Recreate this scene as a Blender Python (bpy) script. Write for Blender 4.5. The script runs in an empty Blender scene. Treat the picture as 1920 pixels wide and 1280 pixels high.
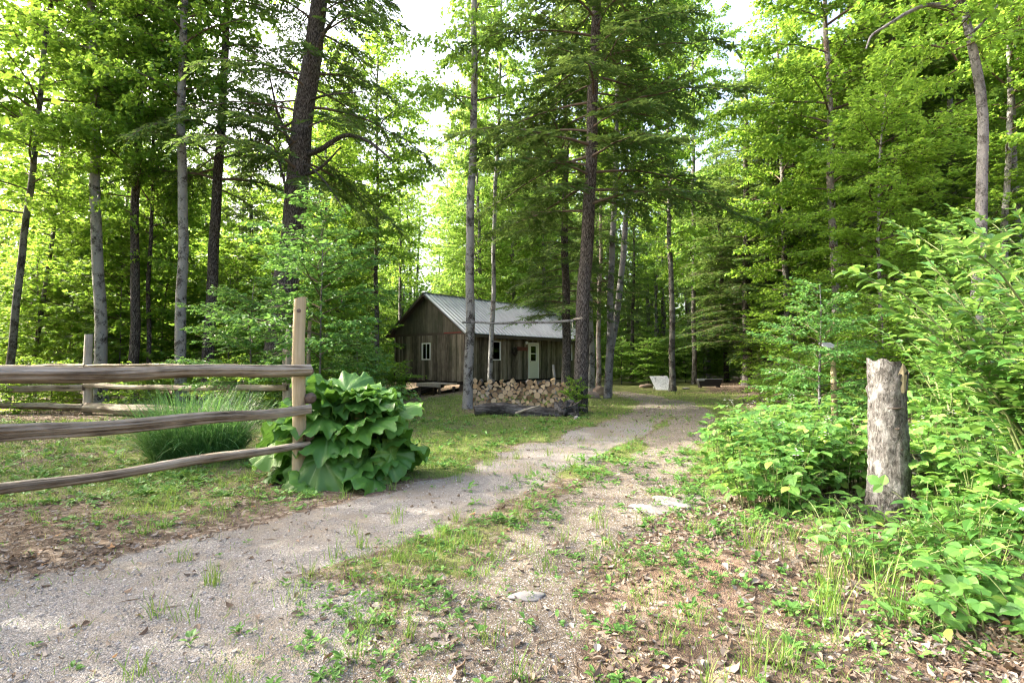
import bpy, math, random
import numpy as np
from mathutils import Vector, Matrix, Euler

random.seed(11)
rng = np.random.default_rng(11)
PI = math.pi
scene = bpy.context.scene
COL = scene.collection

# ------------------------------------------------------------------ measuring
FPX, CX, CY, CAMZ = 1030.0, 960.0, 640.0, 1.5      # photo pixels 1920x1280
PITCH = math.atan(36 / FPX)

def at(px, py, d):
    """point at depth d (metres) seen at photo pixel px,py"""
    cx, cy = (px - CX) / FPX, (CY - py) / FPX
    x = cx; y = math.cos(PITCH) - cy * math.sin(PITCH); z = math.sin(PITCH) + cy * math.cos(PITCH)
    return Vector((x / y * d, d, CAMZ + z / y * d))

def sstep(t):
    t = np.clip(t, 0, 1); return t * t * (3 - 2 * t)

def vnoise(x, y, s=1.0, o=0.0):
    x = np.asarray(x) * s + o; y = np.asarray(y) * s - o * .7
    return (np.sin(1.7 * x + 2.3 * np.sin(.9 * y + .4)) + np.sin(2.1 * y + 1.9 * np.sin(1.3 * x + 1.1))
            + .6 * np.sin(3.7 * x - 2.9 * y + 1.2 * np.sin(2.1 * x)) + .5 * np.sin(5.3 * y + 4.1 * x + np.sin(3.3 * y))) / 3.1

def terrain(x, y):
    x = np.asarray(x, float); y = np.asarray(y, float)
    z = -.5 * sstep((y - 19) / 11) * sstep((-x - 1.2) / 5)
    s = x - (4.0 + .36 * np.maximum(y, 0))
    hill = .62 * (np.sqrt(s * s + 2.0) + s) / 2
    z = z + 26 * np.tanh(hill / 26)
    z = z - .10 * np.exp(-((s + 1.5) / .8) ** 2) * 0
    z = z + .022 * vnoise(x, y, 1.1) + .012 * vnoise(x, y, 3.1, 2)
    z = z + .13 * np.exp(-(((x - 1.32) / .42) ** 2 + ((y - 3.75) / .35) ** 2))     # small red earth mound
    return z

def hz(x, y): return float(terrain(x, y))

def base(px, d):
    x = (px - CX) / FPX * d
    return Vector((x, d, hz(x, d)))

def gpt(px, py):
    """flat ground point under a pixel"""
    d = 1.0
    for _ in range(40):
        p = at(px, py, d); zz = hz(p.x, d)
        k = (CAMZ - p.z) / d
        if k <= 1e-4: return at(px, py, 60)
        d += .7 * ((CAMZ - zz) / k - d)
    p = at(px, py, d); return (p.x, d)

# ------------------------------------------------------------------ mesh building
class MB:
    def __init__(s): s.V = []; s.F = []; s.n = 0
    def add(s, V, F, m=0, smooth=False):
        V = np.asarray(V, float).reshape(-1, 3)
        Fs = F if isinstance(F, list) else [F]
        for f in Fs:
            f = np.asarray(f, int)
            if len(f): s.F.append((f + s.n, m, smooth))
        s.V.append(V); s.n += len(V)
        return s
    def mesh(s, name, mats):
        me = bpy.data.meshes.new(name)
        V = np.concatenate(s.V)
        me.vertices.add(len(V)); me.vertices.foreach_set('co', V.ravel())
        tot = np.concatenate([np.full(len(f), f.shape[1]) for f, _, _ in s.F])
        li = np.concatenate([f.ravel() for f, _, _ in s.F])
        me.loops.add(len(li)); me.loops.foreach_set('vertex_index', li)
        me.polygons.add(len(tot))
        st = np.concatenate([[0], np.cumsum(tot)[:-1]])
        me.polygons.foreach_set('loop_start', st); me.polygons.foreach_set('loop_total', tot)
        me.polygons.foreach_set('material_index', np.concatenate([np.full(len(f), m) for f, m, _ in s.F]))
        me.polygons.foreach_set('use_smooth', np.concatenate([np.full(len(f), sm) for f, _, sm in s.F]))
        for m in mats: me.materials.append(m)
        me.update(); me.validate()
        return me
    def build(s, name, mats, parent=None):
        if not isinstance(mats, (list, tuple)): mats = [mats]
        return link(name, s.mesh(name, mats), parent)

def link(name, data, parent=None):
    o = bpy.data.objects.new(name, data); COL.objects.link(o)
    if parent: o.parent = parent
    return o

def thing(name, label, cat, loc=(0, 0, 0), rotz=0, group=None):
    o = bpy.data.objects.new(name, None); COL.objects.link(o)
    o.empty_display_size = .2
    o.location = loc; o.rotation_euler = (0, 0, rotz)
    return tag(o, label, cat, group)

def tag(o, label, cat, group=None, kind=None):
    if label: o['label'] = label
    if cat: o['category'] = cat
    if group: o['group'] = group
    if kind: o['kind'] = kind
    return o

BOXF = np.array([(0, 3, 2, 1), (4, 5, 6, 7), (0, 1, 5, 4), (1, 2, 6, 5), (2, 3, 7, 6), (3, 0, 4, 7)])
def box(mb, lo, hi, m=0, M=None, jit=0):
    x0, y0, z0 = lo; x1, y1, z1 = hi
    V = np.array([(x0, y0, z0), (x1, y0, z0), (x1, y1, z0), (x0, y1, z0), (x0, y0, z1), (x1, y0, z1), (x1, y1, z1), (x0, y1, z1)], float)
    if jit: V += rng.normal(0, jit, V.shape)
    if M is not None: V = V @ np.array(M.to_3x3()).T + np.array(M.translation)
    mb.add(V, BOXF, m)

def tube(mb, P, R, k=6, m=0, smooth=True, cap=False, rough=0, capm=None, grooves=None):
    P = np.asarray(P, float); n = len(P); R = np.broadcast_to(np.asarray(R, float), (n,))
    T = np.gradient(P, axis=0); T /= np.linalg.norm(T, axis=1)[:, None] + 1e-9
    ref = np.array((1, 0, 0.)) if abs(T[:, 2]).mean() > .7 else np.array((0, 0, 1.))
    U = np.cross(ref, T); U /= np.linalg.norm(U, axis=1)[:, None] + 1e-9
    W = np.cross(T, U)
    th = np.arange(k) * 2 * PI / k
    rr = R[:, None] * np.ones((1, k))
    if grooves is not None: rr = rr * grooves
    if rough: rr = rr * (1 + rng.normal(0, rough, (n, k)))
    V = P[:, None] + U[:, None] * (np.cos(th)[None, :, None] * rr[..., None]) + W[:, None] * (np.sin(th)[None, :, None] * rr[..., None])
    i = np.arange(n - 1)[:, None] * k; j = np.arange(k)[None]; j2 = (j + 1) % k
    F = np.stack([i + j, i + j2, i + k + j2, i + k + j], -1).reshape(-1, 4)
    mb.add(V.reshape(-1, 3), F, m, smooth)
    if cap:
        cm = m if capm is None else capm
        for e in (0, n - 1):
            ring = V[e]; c = ring.mean(0)
            f = np.array([(k, (q + 1) % k, q) if e == 0 else (k, q, (q + 1) % k) for q in range(k)])
            mb.add(np.vstack([ring, c]), f, cm, False)

def norm(a): return a / (np.linalg.norm(a, axis=-1, keepdims=True) + 1e-9)

# ------------------------------------------------------------------ leaf templates (u along, v across, w up)
T_DIA = (np.array([(0, 0, 0), (.42, -.5, .07), (1, 0, -.10), (.42, .5, .07)]), np.array([(0, 1, 2), (0, 2, 3)]))
T_NEED = (np.array([(0, -.18, 0), (.5, -.5, 0), (1, 0, -.06), (.5, .5, 0), (0, .18, 0)]), np.array([(0, 1, 2), (0, 2, 4), (4, 2, 3)]))
def _oval():
    V = [(0, 0, 0), (.16, -.30, .05), (.45, -.5, .07), (.75, -.33, .02), (1, 0, -.14), (.75, .33, .02), (.45, .5, .07), (.16, .30, .05), (.3, 0, -.01), (.65, 0, -.03)]
    F = [(0, 1, 8), (1, 2, 8), (2, 9, 8), (2, 3, 9), (3, 4, 9), (4, 5, 9), (5, 6, 9), (6, 8, 9), (6, 7, 8), (7, 0, 8)]
    return np.array(V), np.array(F)
T_OVAL = _oval()
def _maple():
    ang = [-150, -125, -95, -70, -48, -20, 0, 20, 48, 70, 95, 125, 150]
    rad = [.28, .42, .30, .62, .34, .44, .72, .44, .34, .62, .30, .42, .28]
    V = [(.0, 0, 0)] + [(.35 + r * math.cos(math.radians(a)) * .9, r * math.sin(math.radians(a)) * .9, -.10 * r + (.03 if i % 2 else -.03)) for i, (a, r) in enumerate(zip(ang, rad))] + [(.35, 0, .03)]
    c = len(V) - 1
    F = [(c, i, i + 1) for i in range(1, len(ang))] + [(c, 0, 1), (c, len(ang), 0)]
    return np.array(V), np.array(F)
T_MAPLE = _maple()
def _tri():
    V0, F0 = T_OVAL; Vs, Fs = [], []
    for k, (a, sc, off) in enumerate(((0, 1., .45), (72, .82, .38), (-72, .82, .38))):
        a = math.radians(a); V = V0 * np.array((sc * .62, sc * .62 * .8, sc * .6))
        x = V[:, 0] * math.cos(a) - V[:, 1] * math.sin(a) + off * (1 if k == 0 else .95)
        y = V[:, 0] * math.sin(a) + V[:, 1] * math.cos(a)
        Vs.append(np.stack([x, y, V[:, 2]], 1)); Fs.append(F0 + 10 * k)
    return np.concatenate(Vs), np.concatenate(Fs)
T_TRI = _tri()
T_BLADE = (np.array([(0, -.5, 0), (0, .5, 0), (.5, -.4, .10), (.5, .4, .10), (1, 0, 0)]), np.array([(0, 2, 1), (1, 2, 3), (2, 4, 3)]))

def leaves(mb, P, A, N, L, W, T=T_DIA, m=0):
    P = np.asarray(P, float)
    if not len(P): return
    A = norm(A); B = norm(np.cross(N, A)); N2 = np.cross(A, B)
    V, F = T; L = np.broadcast_to(L, len(P)); W = np.broadcast_to(W, len(P))
    X = (P[:, None] + A[:, None] * (V[None, :, 0:1] * L[:, None, None]) + B[:, None] * (V[None, :, 1:2] * W[:, None, None])
         + N2[:, None] * (V[None, :, 2:3] * L[:, None, None]))
    FF = (F[None] + (np.arange(len(P)) * len(V))[:, None, None]).reshape(-1, F.shape[1])
    mb.add(X.reshape(-1, 3), FF, m)

# ------------------------------------------------------------------ materials
class NT:
    def __init__(s, name):
        s.m = bpy.data.materials.new(name); s.m.use_nodes = True
        s.t = s.m.node_tree; s.t.nodes.clear()
        s.out = s.t.nodes.new('ShaderNodeOutputMaterial')
    def n(s, typ, **kw):
        nd = s.t.nodes.new('ShaderNode' + typ)
        for k, v in kw.items():
            if k in nd.bl_rna.properties.keys(): setattr(nd, k, v)
            else: s.set(nd, k.replace('_', ' '), v)
        return nd
    def set(s, nd, key, v):
        ip = nd.inputs[key]
        if isinstance(v, bpy.types.NodeSocket): s.t.links.new(v, ip)
        else:
            if ip.type == 'RGBA' and len(v) == 3: v = (*v, 1)
            ip.default_value = v
    def coords(s, scale=(1, 1, 1), kind='Object', loc=(0, 0, 0)):
        tc = s.n('TexCoord'); mp = s.n('Mapping')
        s.t.links.new(tc.outputs[kind], mp.inputs['Vector']); mp.inputs['Scale'].default_value = scale
        mp.inputs['Location'].default_value = loc
        return mp.outputs['Vector']
    def noise(s, vec, scale, detail=4, rough=.6, dist=0):
        nd = s.n('TexNoise'); s.set(nd, 'Vector', vec); s.set(nd, 'Scale', scale); s.set(nd, 'Detail', detail)
        s.set(nd, 'Roughness', rough); s.set(nd, 'Distortion', dist); return nd.outputs['Fac']
    def voro(s, vec, scale, feature='F1', out='Distance', rand=1):
        nd = s.n('TexVoronoi', feature=feature); s.set(nd, 'Vector', vec); s.set(nd, 'Scale', scale); s.set(nd, 'Randomness', rand)
        return nd.outputs[out]
    def ramp(s, fac, stops, interp='LINEAR'):
        nd = s.n('ValToRGB'); s.set(nd, 'Fac', fac); r = nd.color_ramp; r.interpolation = interp
        while len(r.elements) < len(stops): r.elements.new(.5)
        for e, (p, c) in zip(r.elements, stops):
            e.position = p; e.color = (*c, 1) if len(c) == 3 else c
        return nd.outputs['Color']
    def mix(s, fac, a, b, mode='MIX'):
        nd = s.n('Mix', data_type='RGBA', blend_type=mode)
        for i, v in ((0, fac), (6, a), (7, b)):
            if isinstance(v, bpy.types.NodeSocket): s.t.links.new(v, nd.inputs[i])
            elif i == 0: nd.inputs[0].default_value = v
            else: nd.inputs[i].default_value = (*v, 1)
        return nd.outputs[2]
    def math(s, op, a, b=0., c=0.):
        nd = s.n('Math', operation=op)
        for i, v in enumerate((a, b, c)):
            if isinstance(v, bpy.types.NodeSocket): s.t.links.new(v, nd.inputs[i])
            else: nd.inputs[i].default_value = v
        return nd.outputs[0]
    def mixv(s, vec, fac):
        nd = s.n('VectorMath', operation='MULTIPLY_ADD'); s.t.links.new(fac, nd.inputs[0]); nd.inputs[1].default_value = (.10, .10, .10); s.t.links.new(vec, nd.inputs[2]); return nd.outputs[0]
    def maprange(s, v, a, b, c=0, d=1):
        nd = s.n('MapRange', interpolation_type='SMOOTHSTEP'); s.set(nd, 'Value', v)
        for k, q in (('From Min', a), ('From Max', b), ('To Min', c), ('To Max', d)): s.set(nd, k, q)
        return nd.outputs[0]
    def bump(s, h, strength=.5, dist=.02):
        nd = s.n('Bump'); s.set(nd, 'Height', h); s.set(nd, 'Strength', strength); s.set(nd, 'Distance', dist); return nd.outputs[0]
    def bsdf(s, color, rough=.8, normal=None, metal=0, spec=.3):
        nd = s.n('BsdfPrincipled'); s.set(nd, 'Base Color', color); s.set(nd, 'Roughness', rough); s.set(nd, 'Metallic', metal)
        s.set(nd, 'Specular IOR Level', spec)
        if normal is not None: s.set(nd, 'Normal', normal)
        s.t.links.new(nd.outputs[0], s.out.inputs['Surface']); return nd

def leaf_mat(name, stops, trans, tfac=.45, rough=.5, spec=.25):
    t = NT(name); g = t.n('NewGeometry'); oi = t.n('ObjectInfo')
    r = t.ramp(g.outputs['Random Per Island'], stops)
    v = t.maprange(oi.outputs['Random'], 0, 1, .8, 1.2)
    hs = t.n('HueSaturation'); t.set(hs, 'Color', r); t.set(hs, 'Value', v)
    hs.inputs['Hue'].default_value = .5
    t.set(hs, 'Hue', t.maprange(oi.outputs['Random'], 0, 1, .508, .492))
    p = t.n('BsdfPrincipled'); t.set(p, 'Base Color', hs.outputs[0]); t.set(p, 'Roughness', rough); t.set(p, 'Specular IOR Level', spec)
    tr = t.n('BsdfTranslucent'); t.set(tr, 'Color', t.mix(.5, hs.outputs[0], trans))
    mx = t.n('MixShader'); mx.inputs[0].default_value = tfac
    t.t.links.new(p.outputs[0], mx.inputs[1]); t.t.links.new(tr.outputs[0], mx.inputs[2])
    t.t.links.new(mx.outputs[0], t.out.inputs['Surface'])
    return t.m

def bark_mat(name, dark, mid, light, scale=9, lichen=None, lich_amt=.5, plate=False):
    t = NT(name); oi = t.n('ObjectInfo')
    tc = t.n('TexCoord'); add = t.n('VectorMath', operation='ADD')
    t.t.links.new(tc.outputs['Object'], add.inputs[0])
    sc = t.n('VectorMath', operation='SCALE'); sc.inputs[0].default_value = (17, 9, 13); t.set(sc, 'Scale', oi.outputs['Random'])
    t.t.links.new(sc.outputs[0], add.inputs[1])
    mp = t.n('Mapping'); t.t.links.new(add.outputs[0], mp.inputs['Vector']); mp.inputs['Scale'].default_value = (1, 1, .22)
    v = mp.outputs['Vector']
    n1 = t.noise(v, scale * 2.6, 7, .72, 1.0); vo = t.voro(t.mixv(v, n1), scale * 2.6, 'DISTANCE_TO_EDGE')
    crack = t.maprange(vo, 0, .25)
    h = t.math('MULTIPLY_ADD', n1, .85, t.math('MULTIPLY', crack, .32))
    c = t.ramp(h, [(.46, dark), (.62, mid), (.80, light)])
    if lichen is not None:
        nl = t.noise(add.outputs[0], 3.2, 5, .7)
        nf = t.noise(add.outputs[0], 22, 3, .7)
        msk = t.maprange(t.math('MULTIPLY_ADD', nf, .35, nl), .66 - .2 * lich_amt, .80 - .2 * lich_amt)
        c = t.mix(t.math('MULTIPLY', msk, .8), c, lichen)
    t.bsdf(c, .9, t.bump(h, .9, .03), spec=.15)
    return t.m

def wood_mat(name, axis, stops, grain=30, along=1.2, bump=.5, dist=.01, island=.35, spec=.15, stain=None):
    t = NT(name); sc = [grain] * 3; sc[axis] = along
    oi = t.n('ObjectInfo'); g = t.n('NewGeometry')
    tc = t.n('TexCoord'); add = t.n('VectorMath', operation='ADD'); t.t.links.new(tc.outputs['Object'], add.inputs[0])
    s2 = t.n('VectorMath', operation='SCALE'); s2.inputs[0].default_value = (3.7, 5.1, 4.3)
    t.set(s2, 'Scale', t.math('ADD', oi.outputs['Random'], t.math('MULTIPLY', g.outputs['Random Per Island'], 9)))
    t.t.links.new(s2.outputs[0], add.inputs[1])
    mp = t.n('Mapping'); t.t.links.new(add.outputs[0], mp.inputs['Vector']); mp.inputs['Scale'].default_value = sc
    n = t.noise(mp.outputs[0], 1., 7, .7, .4)
    big = t.noise(add.outputs[0], 2.5, 3, .6)
    f = t.math('ADD', t.math('MULTIPLY', n, .75), t.math('MULTIPLY', big, .35))
    f = t.math('ADD', f, t.math('MULTIPLY', t.math('SUBTRACT', g.outputs['Random Per Island'], .5), island))
    c = t.ramp(f, stops)
    if stain is not None:
        mp2 = t.n('Mapping'); t.t.links.new(tc.outputs['Object'], mp2.inputs['Vector']); mp2.inputs['Scale'].default_value = (1.6, 1.6, .35)
        st = t.maprange(t.noise(mp2.outputs[0], 1.1, 5, .7, .5), .48, .66)
        c = t.mix(t.math('MULTIPLY', st, .6), c, stain)
    t.bsdf(c, .85, t.bump(n, bump, dist), spec=spec)
    return t.m

def plain_mat(name, color, rough=.7, metal=0, var=.15, scale=8, bump=.15, spec=.3):
    t = NT(name); v = t.coords(); n = t.noise(v, scale, 5, .65)
    c = t.mix(n, tuple(x * (1 - var) for x in color), tuple(min(1, x * (1 + var)) for x in color))
    t.bsdf(c, rough, t.bump(n, bump, .01), metal, spec)
    return t.m

G = leaf_mat
M = {}
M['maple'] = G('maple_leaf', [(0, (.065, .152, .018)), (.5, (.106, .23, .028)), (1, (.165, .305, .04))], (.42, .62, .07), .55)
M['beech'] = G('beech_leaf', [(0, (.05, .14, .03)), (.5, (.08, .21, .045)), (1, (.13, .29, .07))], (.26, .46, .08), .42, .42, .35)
M['sun_tint'] = G('sun_tint_leaf', [(0, (.085, .185, .025)), (.5, (.135, .275, .04)), (1, (.20, .345, .055))], (.42, .60, .10), .5)  # lighter copy of the maple leaf; sunlight is put into its colour
M['hemlock'] = G('hemlock_needle', [(0, (.026, .068, .02)), (.5, (.046, .112, .028)), (1, (.088, .17, .042))], (.24, .33, .06), .38, .55)
M['shrub'] = G('shrub_leaf', [(0, (.045, .13, .025)), (.5, (.085, .21, .042)), (.9, (.14, .295, .06)), (1, (.25, .34, .08))], (.36, .58, .10), .42, .40, .4)
M['bramble'] = G('bramble_leaf', [(0, (.07, .18, .04)), (.5, (.11, .25, .05)), (.92, (.17, .34, .07)), (1, (.30, .40, .08))], (.34, .55, .09), .4, .45, .35)
M['grass'] = G('grass_blade', [(0, (.07, .16, .025)), (.6, (.12, .24, .035)), (.9, (.19, .28, .06)), (1, (.40, .34, .16))], (.34, .46, .08), .35, .5)
M['clump'] = G('clump_blade', [(0, (.05, .15, .045)), (.6, (.09, .235, .07)), (.95, (.15, .31, .12)), (1, (.32, .36, .17))], (.26, .46, .10), .4, .35, .5)
M['weed'] = G('weed_leaf', [(0, (.06, .15, .03)), (.5, (.10, .23, .045)), (1, (.17, .32, .07))], (.28, .46, .08), .35, .5)
M['litter'] = G('dry_leaf', [(0, (.08, .055, .04)), (.35, (.155, .115, .085)), (.65, (.25, .205, .16)), (.93, (.33, .295, .255)), (1, (.40, .22, .10))], (.35, .22, .10), .15, .8, .15)
M['petal'] = plain_mat('white_petal', (.75, .73, .74), .6)
M['bark_hem'] = bark_mat('hemlock_bark', (.022, .019, .016), (.088, .078, .069), (.17, .155, .14), 13)
M['bark_maple'] = bark_mat('maple_bark', (.022, .019, .016), (.07, .062, .054), (.14, .128, .115), 14, (.20, .20, .18), .25)
M['bark_pale'] = bark_mat('pale_bark', (.016, .014, .012), (.085, .078, .07), (.19, .18, .165), 16, (.33, .33, .31), .55)
M['bark_grey'] = bark_mat('grey_bark', (.05, .046, .042), (.11, .105, .10), (.18, .175, .165), 20, (.25, .25, .245), .45)
M['bark_red'] = bark_mat('warm_bark', (.04, .026, .019), (.13, .09, .066), (.24, .185, .15), 12, (.32, .30, .28), .4)
M['twig'] = plain_mat('twig_bark', (.10, .075, .055), .9)
M['cane'] = plain_mat('green_cane', (.13, .16, .06), .7)
M['rail'] = wood_mat('weathered_rail', 0, [(.38, (.02, .016, .012)), (.46, (.135, .108, .076)), (.55, (.285, .245, .185)), (.74, (.43, .395, .33))], 30, .8, 1., .03, 0)
M['railend'] = plain_mat('rotten_rail_end', (.10, .075, .06), .95, 0, .6, 14, .9)
M['post_new'] = wood_mat('debarked_post', 2, [(.30, (.15, .12, .07)), (.52, (.30, .25, .155)), (.70, (.40, .345, .23)), (.9, (.48, .43, .32))], 16, 1.0, .4, .01, 0)
M['post_grey'] = wood_mat('grey_post', 2, [(.30, (.13, .115, .095)), (.52, (.33, .30, .26)), (.75, (.47, .44, .395))], 22, 1.2, .7, .012, 0)

# ------------------------------------------------------------------ world, sun, camera
SUN = Vector((-.97, .24, 0)).normalized(); SEL = math.radians(31)
SUN = Vector((SUN.x * math.cos(SEL), SUN.y * math.cos(SEL), math.sin(SEL)))
w = bpy.data.worlds.new('World'); scene.world = w; w.use_nodes = True
nt = w.node_tree; bg = nt.nodes['Background']
sky = nt.nodes.new('ShaderNodeTexSky'); sky.sky_type = 'NISHITA'; sky.sun_disc = False
sky.sun_elevation = SEL; sky.sun_rotation = math.atan2(SUN.x, SUN.y) % (2 * PI)
sky.air_density = .8; sky.dust_density = 9.0; sky.ozone_density = .6
nt.links.new(sky.outputs[0], bg.inputs[0]); bg.inputs[1].default_value = .15
ld = bpy.data.lights.new('sun', 'SUN'); ld.energy = 2.2; ld.angle = math.radians(.5); ld.color = (1, .93, .81)
lo = bpy.data.objects.new('sun', ld); COL.objects.link(lo); lo.rotation_euler = (-SUN).to_track_quat('-Z', 'Y').to_euler(); lo.location = (-30, 15, 30)
cd = bpy.data.cameras.new('camera'); cam = bpy.data.objects.new('camera', cd); COL.objects.link(cam)
cam.location = (0, 0, CAMZ); cam.rotation_euler = (PI / 2 + PITCH, 0, 0)
cd.sensor_width = 36; cd.lens = FPX / 1920 * 36; cd.clip_end = 2000; cd.clip_start = .05
scene.camera = cam
scene.view_settings.view_transform = 'Standard'; scene.view_settings.look = 'None'; scene.view_settings.gamma = 1
scene.view_settings.exposure = 3.08
scene.render.resolution_x, scene.render.resolution_y = 1024, 682
cy = scene.cycles
cy.max_bounces = 9; cy.diffuse_bounces = 7; cy.glossy_bounces = 2; cy.transmission_bounces = 4; cy.transparent_max_bounces = 6
cy.caustics_reflective = False; cy.caustics_refractive = False; cy.use_denoising = True; cy.denoiser = 'OPENIMAGEDENOISE'; cy.denoising_prefilter = 'NONE'; cy.denoising_input_passes = 'RGB_ALBEDO_NORMAL'; cy.filter_width = 1.2
cy.sample_clamp_indirect = 3

# ------------------------------------------------------------------ ground
def poly_dist(x, y, pts):
    d = np.full(np.shape(x), 1e9)
    for (ax, ay), (bx, by) in zip(pts[:-1], pts[1:]):
        vx, vy = bx - ax, by - ay; t = np.clip(((x - ax) * vx + (y - ay) * vy) / (vx * vx + vy * vy), 0, 1)
        d = np.minimum(d, np.hypot(x - ax - t * vx, y - ay - t * vy))
    return d
def gp(*pix): return [gpt(*p)[:2] for p in pix]
LEFT = gp((-250, 1180), (150, 1120), (420, 1055), (620, 1000), (790, 940), (930, 893), (1060, 842), (1150, 806), (1225, 774), (1240, 755), (1195, 741), (1150, 735))
WIDE = gp((-700, 1250), (0, 1280), (400, 1200))
RIGHT = gp((880, 1330), (905, 1190), (990, 1075), (1080, 1000), (1160, 935), (1215, 885), (1262, 835), (1290, 800), (1300, 778), (1280, 758), (1210, 743))
STONY = gp((1110, 965), (1200, 955), (1310, 932))
def masks(x, y):
    """gravel, dirt, grass weights (litter and leaf mould are the rest)"""
    n = vnoise(x, y, .9, 3) * .22 + vnoise(x, y, 2.7, 5) * .14
    dl = poly_dist(x, y, LEFT) + n; dw = poly_dist(x, y, WIDE) + n; dr = poly_dist(x, y, RIGHT) + n
    gravel = np.maximum(sstep((.95 - dl) / .5), sstep((1.15 - dw) / .6))
    gravel = np.maximum(gravel, .9 * sstep((.45 - poly_dist(x, y, STONY) - n * .5) / .3))
    dirt = sstep((.66 - dr) / .35); gravel = gravel * (1 - .85 * dirt)
    far = sstep((y - 10) / 6); dirt = np.maximum(dirt, gravel * far * .9); gravel = gravel * (1 - .85 * far)
    # lawn between fence and woodpile, verge between tracks
    lawn = sstep((x + 5.2 - .05 * y) / 1.2) * sstep((y - 6.3) / 1.0) * sstep((27 - y) / 4) * sstep((.40 * y + 1.2 - x) / 1.5)
    xr = np.interp(y, [p[1] for p in RIGHT[:9]], [p[0] for p in RIGHT[:9]]); right_side = sstep((x - xr) / .25)
    verge = sstep((1.0 - np.abs(poly_dist(x, y, RIGHT) - .75)) / .5) * sstep((12 - y) / 4) * (1 - right_side * (1 - .75 * sstep((y - 5) / 1.5)) * .85)
    yard = sstep((x + 14) / 2) * sstep((-2 - x) / 1.5) * sstep((y - 4.6) / 1.2) * sstep((15 - y) / 2) * .75
    back = sstep((y - 21) / 4) * sstep((x - 2) / 2) * sstep((.36 * y + 1 - x) / 2) * .8
    grass = np.clip(np.maximum.reduce([lawn * .85, verge * .52, yard * .85, back]) + n * 1.3 - .08, 0, 1)
    grass = grass * (1 - .85 * gravel) * (1 - .8 * dirt)
    wood = sstep((y - 15 + n) / 1.0) * sstep((2.4 - np.abs(x - .4)) / 1.0) * sstep((18.5 - y) / 1)   # bare leaf mould in front of the log
    grass *= (1 - .8 * wood)
    return gravel, dirt, grass

def axis(a, b, step, lo, hi, grow=1.16):
    c = list(np.arange(a, b + 1e-6, step)); s = step
    while c[-1] < hi: s *= grow; c.append(c[-1] + s)
    s = step
    while c[0] > lo: s *= grow; c.insert(0, c[0] - s)
    return np.array(c)
xs = axis(-9, 9, .13, -260, 260); ys = axis(1.5, 24, .13, -60, 420)
XX, YY = np.meshgrid(xs, ys); ZZ = terrain(XX, YY)
nx, ny = len(xs), len(ys)
ii = np.arange(ny - 1)[:, None] * nx + np.arange(nx - 1)[None]
gm = MB(); gm.add(np.stack([XX, YY, ZZ], -1).reshape(-1, 3), np.stack([ii, ii + 1, ii + nx + 1, ii + nx], -1).reshape(-1, 4), 0, True)

def ground_mat():
    t = NT('ground_cover'); v = t.coords()
    at_ = t.n('Attribute', attribute_name='cover'); sep = t.n('SeparateColor'); t.t.links.new(at_.outputs['Color'], sep.inputs[0])
    n1 = t.noise(v, 6, 6, .7); n2 = t.noise(v, 28, 4, .7); n3 = t.noise(v, 1.3, 4, .6)
    def edge(ch, k=.75):
        s = t.math('ADD', ch, t.math('MULTIPLY', t.math('SUBTRACT', t.math('ADD', t.math('MULTIPLY', n1, .6), t.math('MULTIPLY', n2, .4)), .5), k * 2))
        return t.maprange(s, .35, .65)
    # leaf mould and litter
    vc = t.voro(v, 17, 'F1', 'Color'); vb = t.n('SeparateColor'); t.t.links.new(vc, vb.inputs[0])
    lit = t.ramp(vb.outputs[0], [(0, (.07, .052, .038)), (.4, (.135, .10, .072)), (.75, (.22, .175, .13)), (1, (.33, .285, .23))])
    lit = t.mix(t.maprange(n2, .35, .7), lit, (.10, .07, .045))
    # stones
    g1 = t.voro(v, 115, 'F1', 'Color'); gs = t.n('SeparateColor'); t.t.links.new(g1, gs.inputs[0])
    gd = t.voro(v, 115, 'F1', 'Distance')
    grav = t.ramp(gs.outputs[0], [(0, (.14, .13, .117)), (.5, (.20, .187, .168)), (.85, (.265, .249, .226)), (1, (.38, .36, .33))])
    grav = t.mix(t.maprange(t.math('ADD', t.math('MULTIPLY', n3, .7), t.math('MULTIPLY', n1, .3)), .44, .60, 0, .85), grav, t.mix(n2, (.15, .125, .093), (.27, .235, .185)))
    grav = t.mix(t.maprange(gd, .4, .85, 0, .4), grav, (.12, .105, .09))
    dirt = t.ramp(t.math('ADD', t.math('MULTIPLY', n1, .6), t.math('MULTIPLY', n2, .4)), [(.3, (.085, .069, .051)), (.5, (.148, .125, .095)), (.7, (.21, .183, .145))])
    dirt = t.mix(t.maprange(gs.outputs[1], .86, .9), dirt, (.33, .31, .29))
    gras = t.ramp(t.math('ADD', t.math('MULTIPLY', n2, .6), t.math('MULTIPLY', n1, .4)), [(.32, (.06, .055, .03)), (.44, (.085, .105, .032)), (.54, (.13, .15, .045)), (.68, (.22, .185, .11))])
    mound = t.n('Mapping')
    c = t.mix(edge(sep.outputs[2]), lit, gras)
    c = t.mix(edge(sep.outputs[1]), c, dirt)
    c = t.mix(edge(sep.outputs[0]), c, grav)
    red = t.n('Attribute', attribute_name='red')
    c = t.mix(t.math('MULTIPLY', red.outputs['Fac'], t.maprange(n1, .35, .65, 0, .75)), c, (.25, .155, .105))
    h = t.math('ADD', t.math('MULTIPLY', gd, -.5), t.math('MULTIPLY', n2, .8))
    t.bsdf(c, .95, t.bump(h, .8, .02), spec=.12)
    return t.m
ground = gm.build('ground', ground_mat()); ground['kind'] = 'structure'
gr, di, ga = masks(XX.ravel(), YY.ravel())
ca = ground.data.attributes.new('cover', 'FLOAT_COLOR', 'POINT')
ca.data.foreach_set('color', np.stack([gr, di, ga, np.ones_like(gr)], 1).ravel())
ra = ground.data.attributes.new('red', 'FLOAT', 'POINT')
rx, ry = XX.ravel(), YY.ravel()
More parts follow.
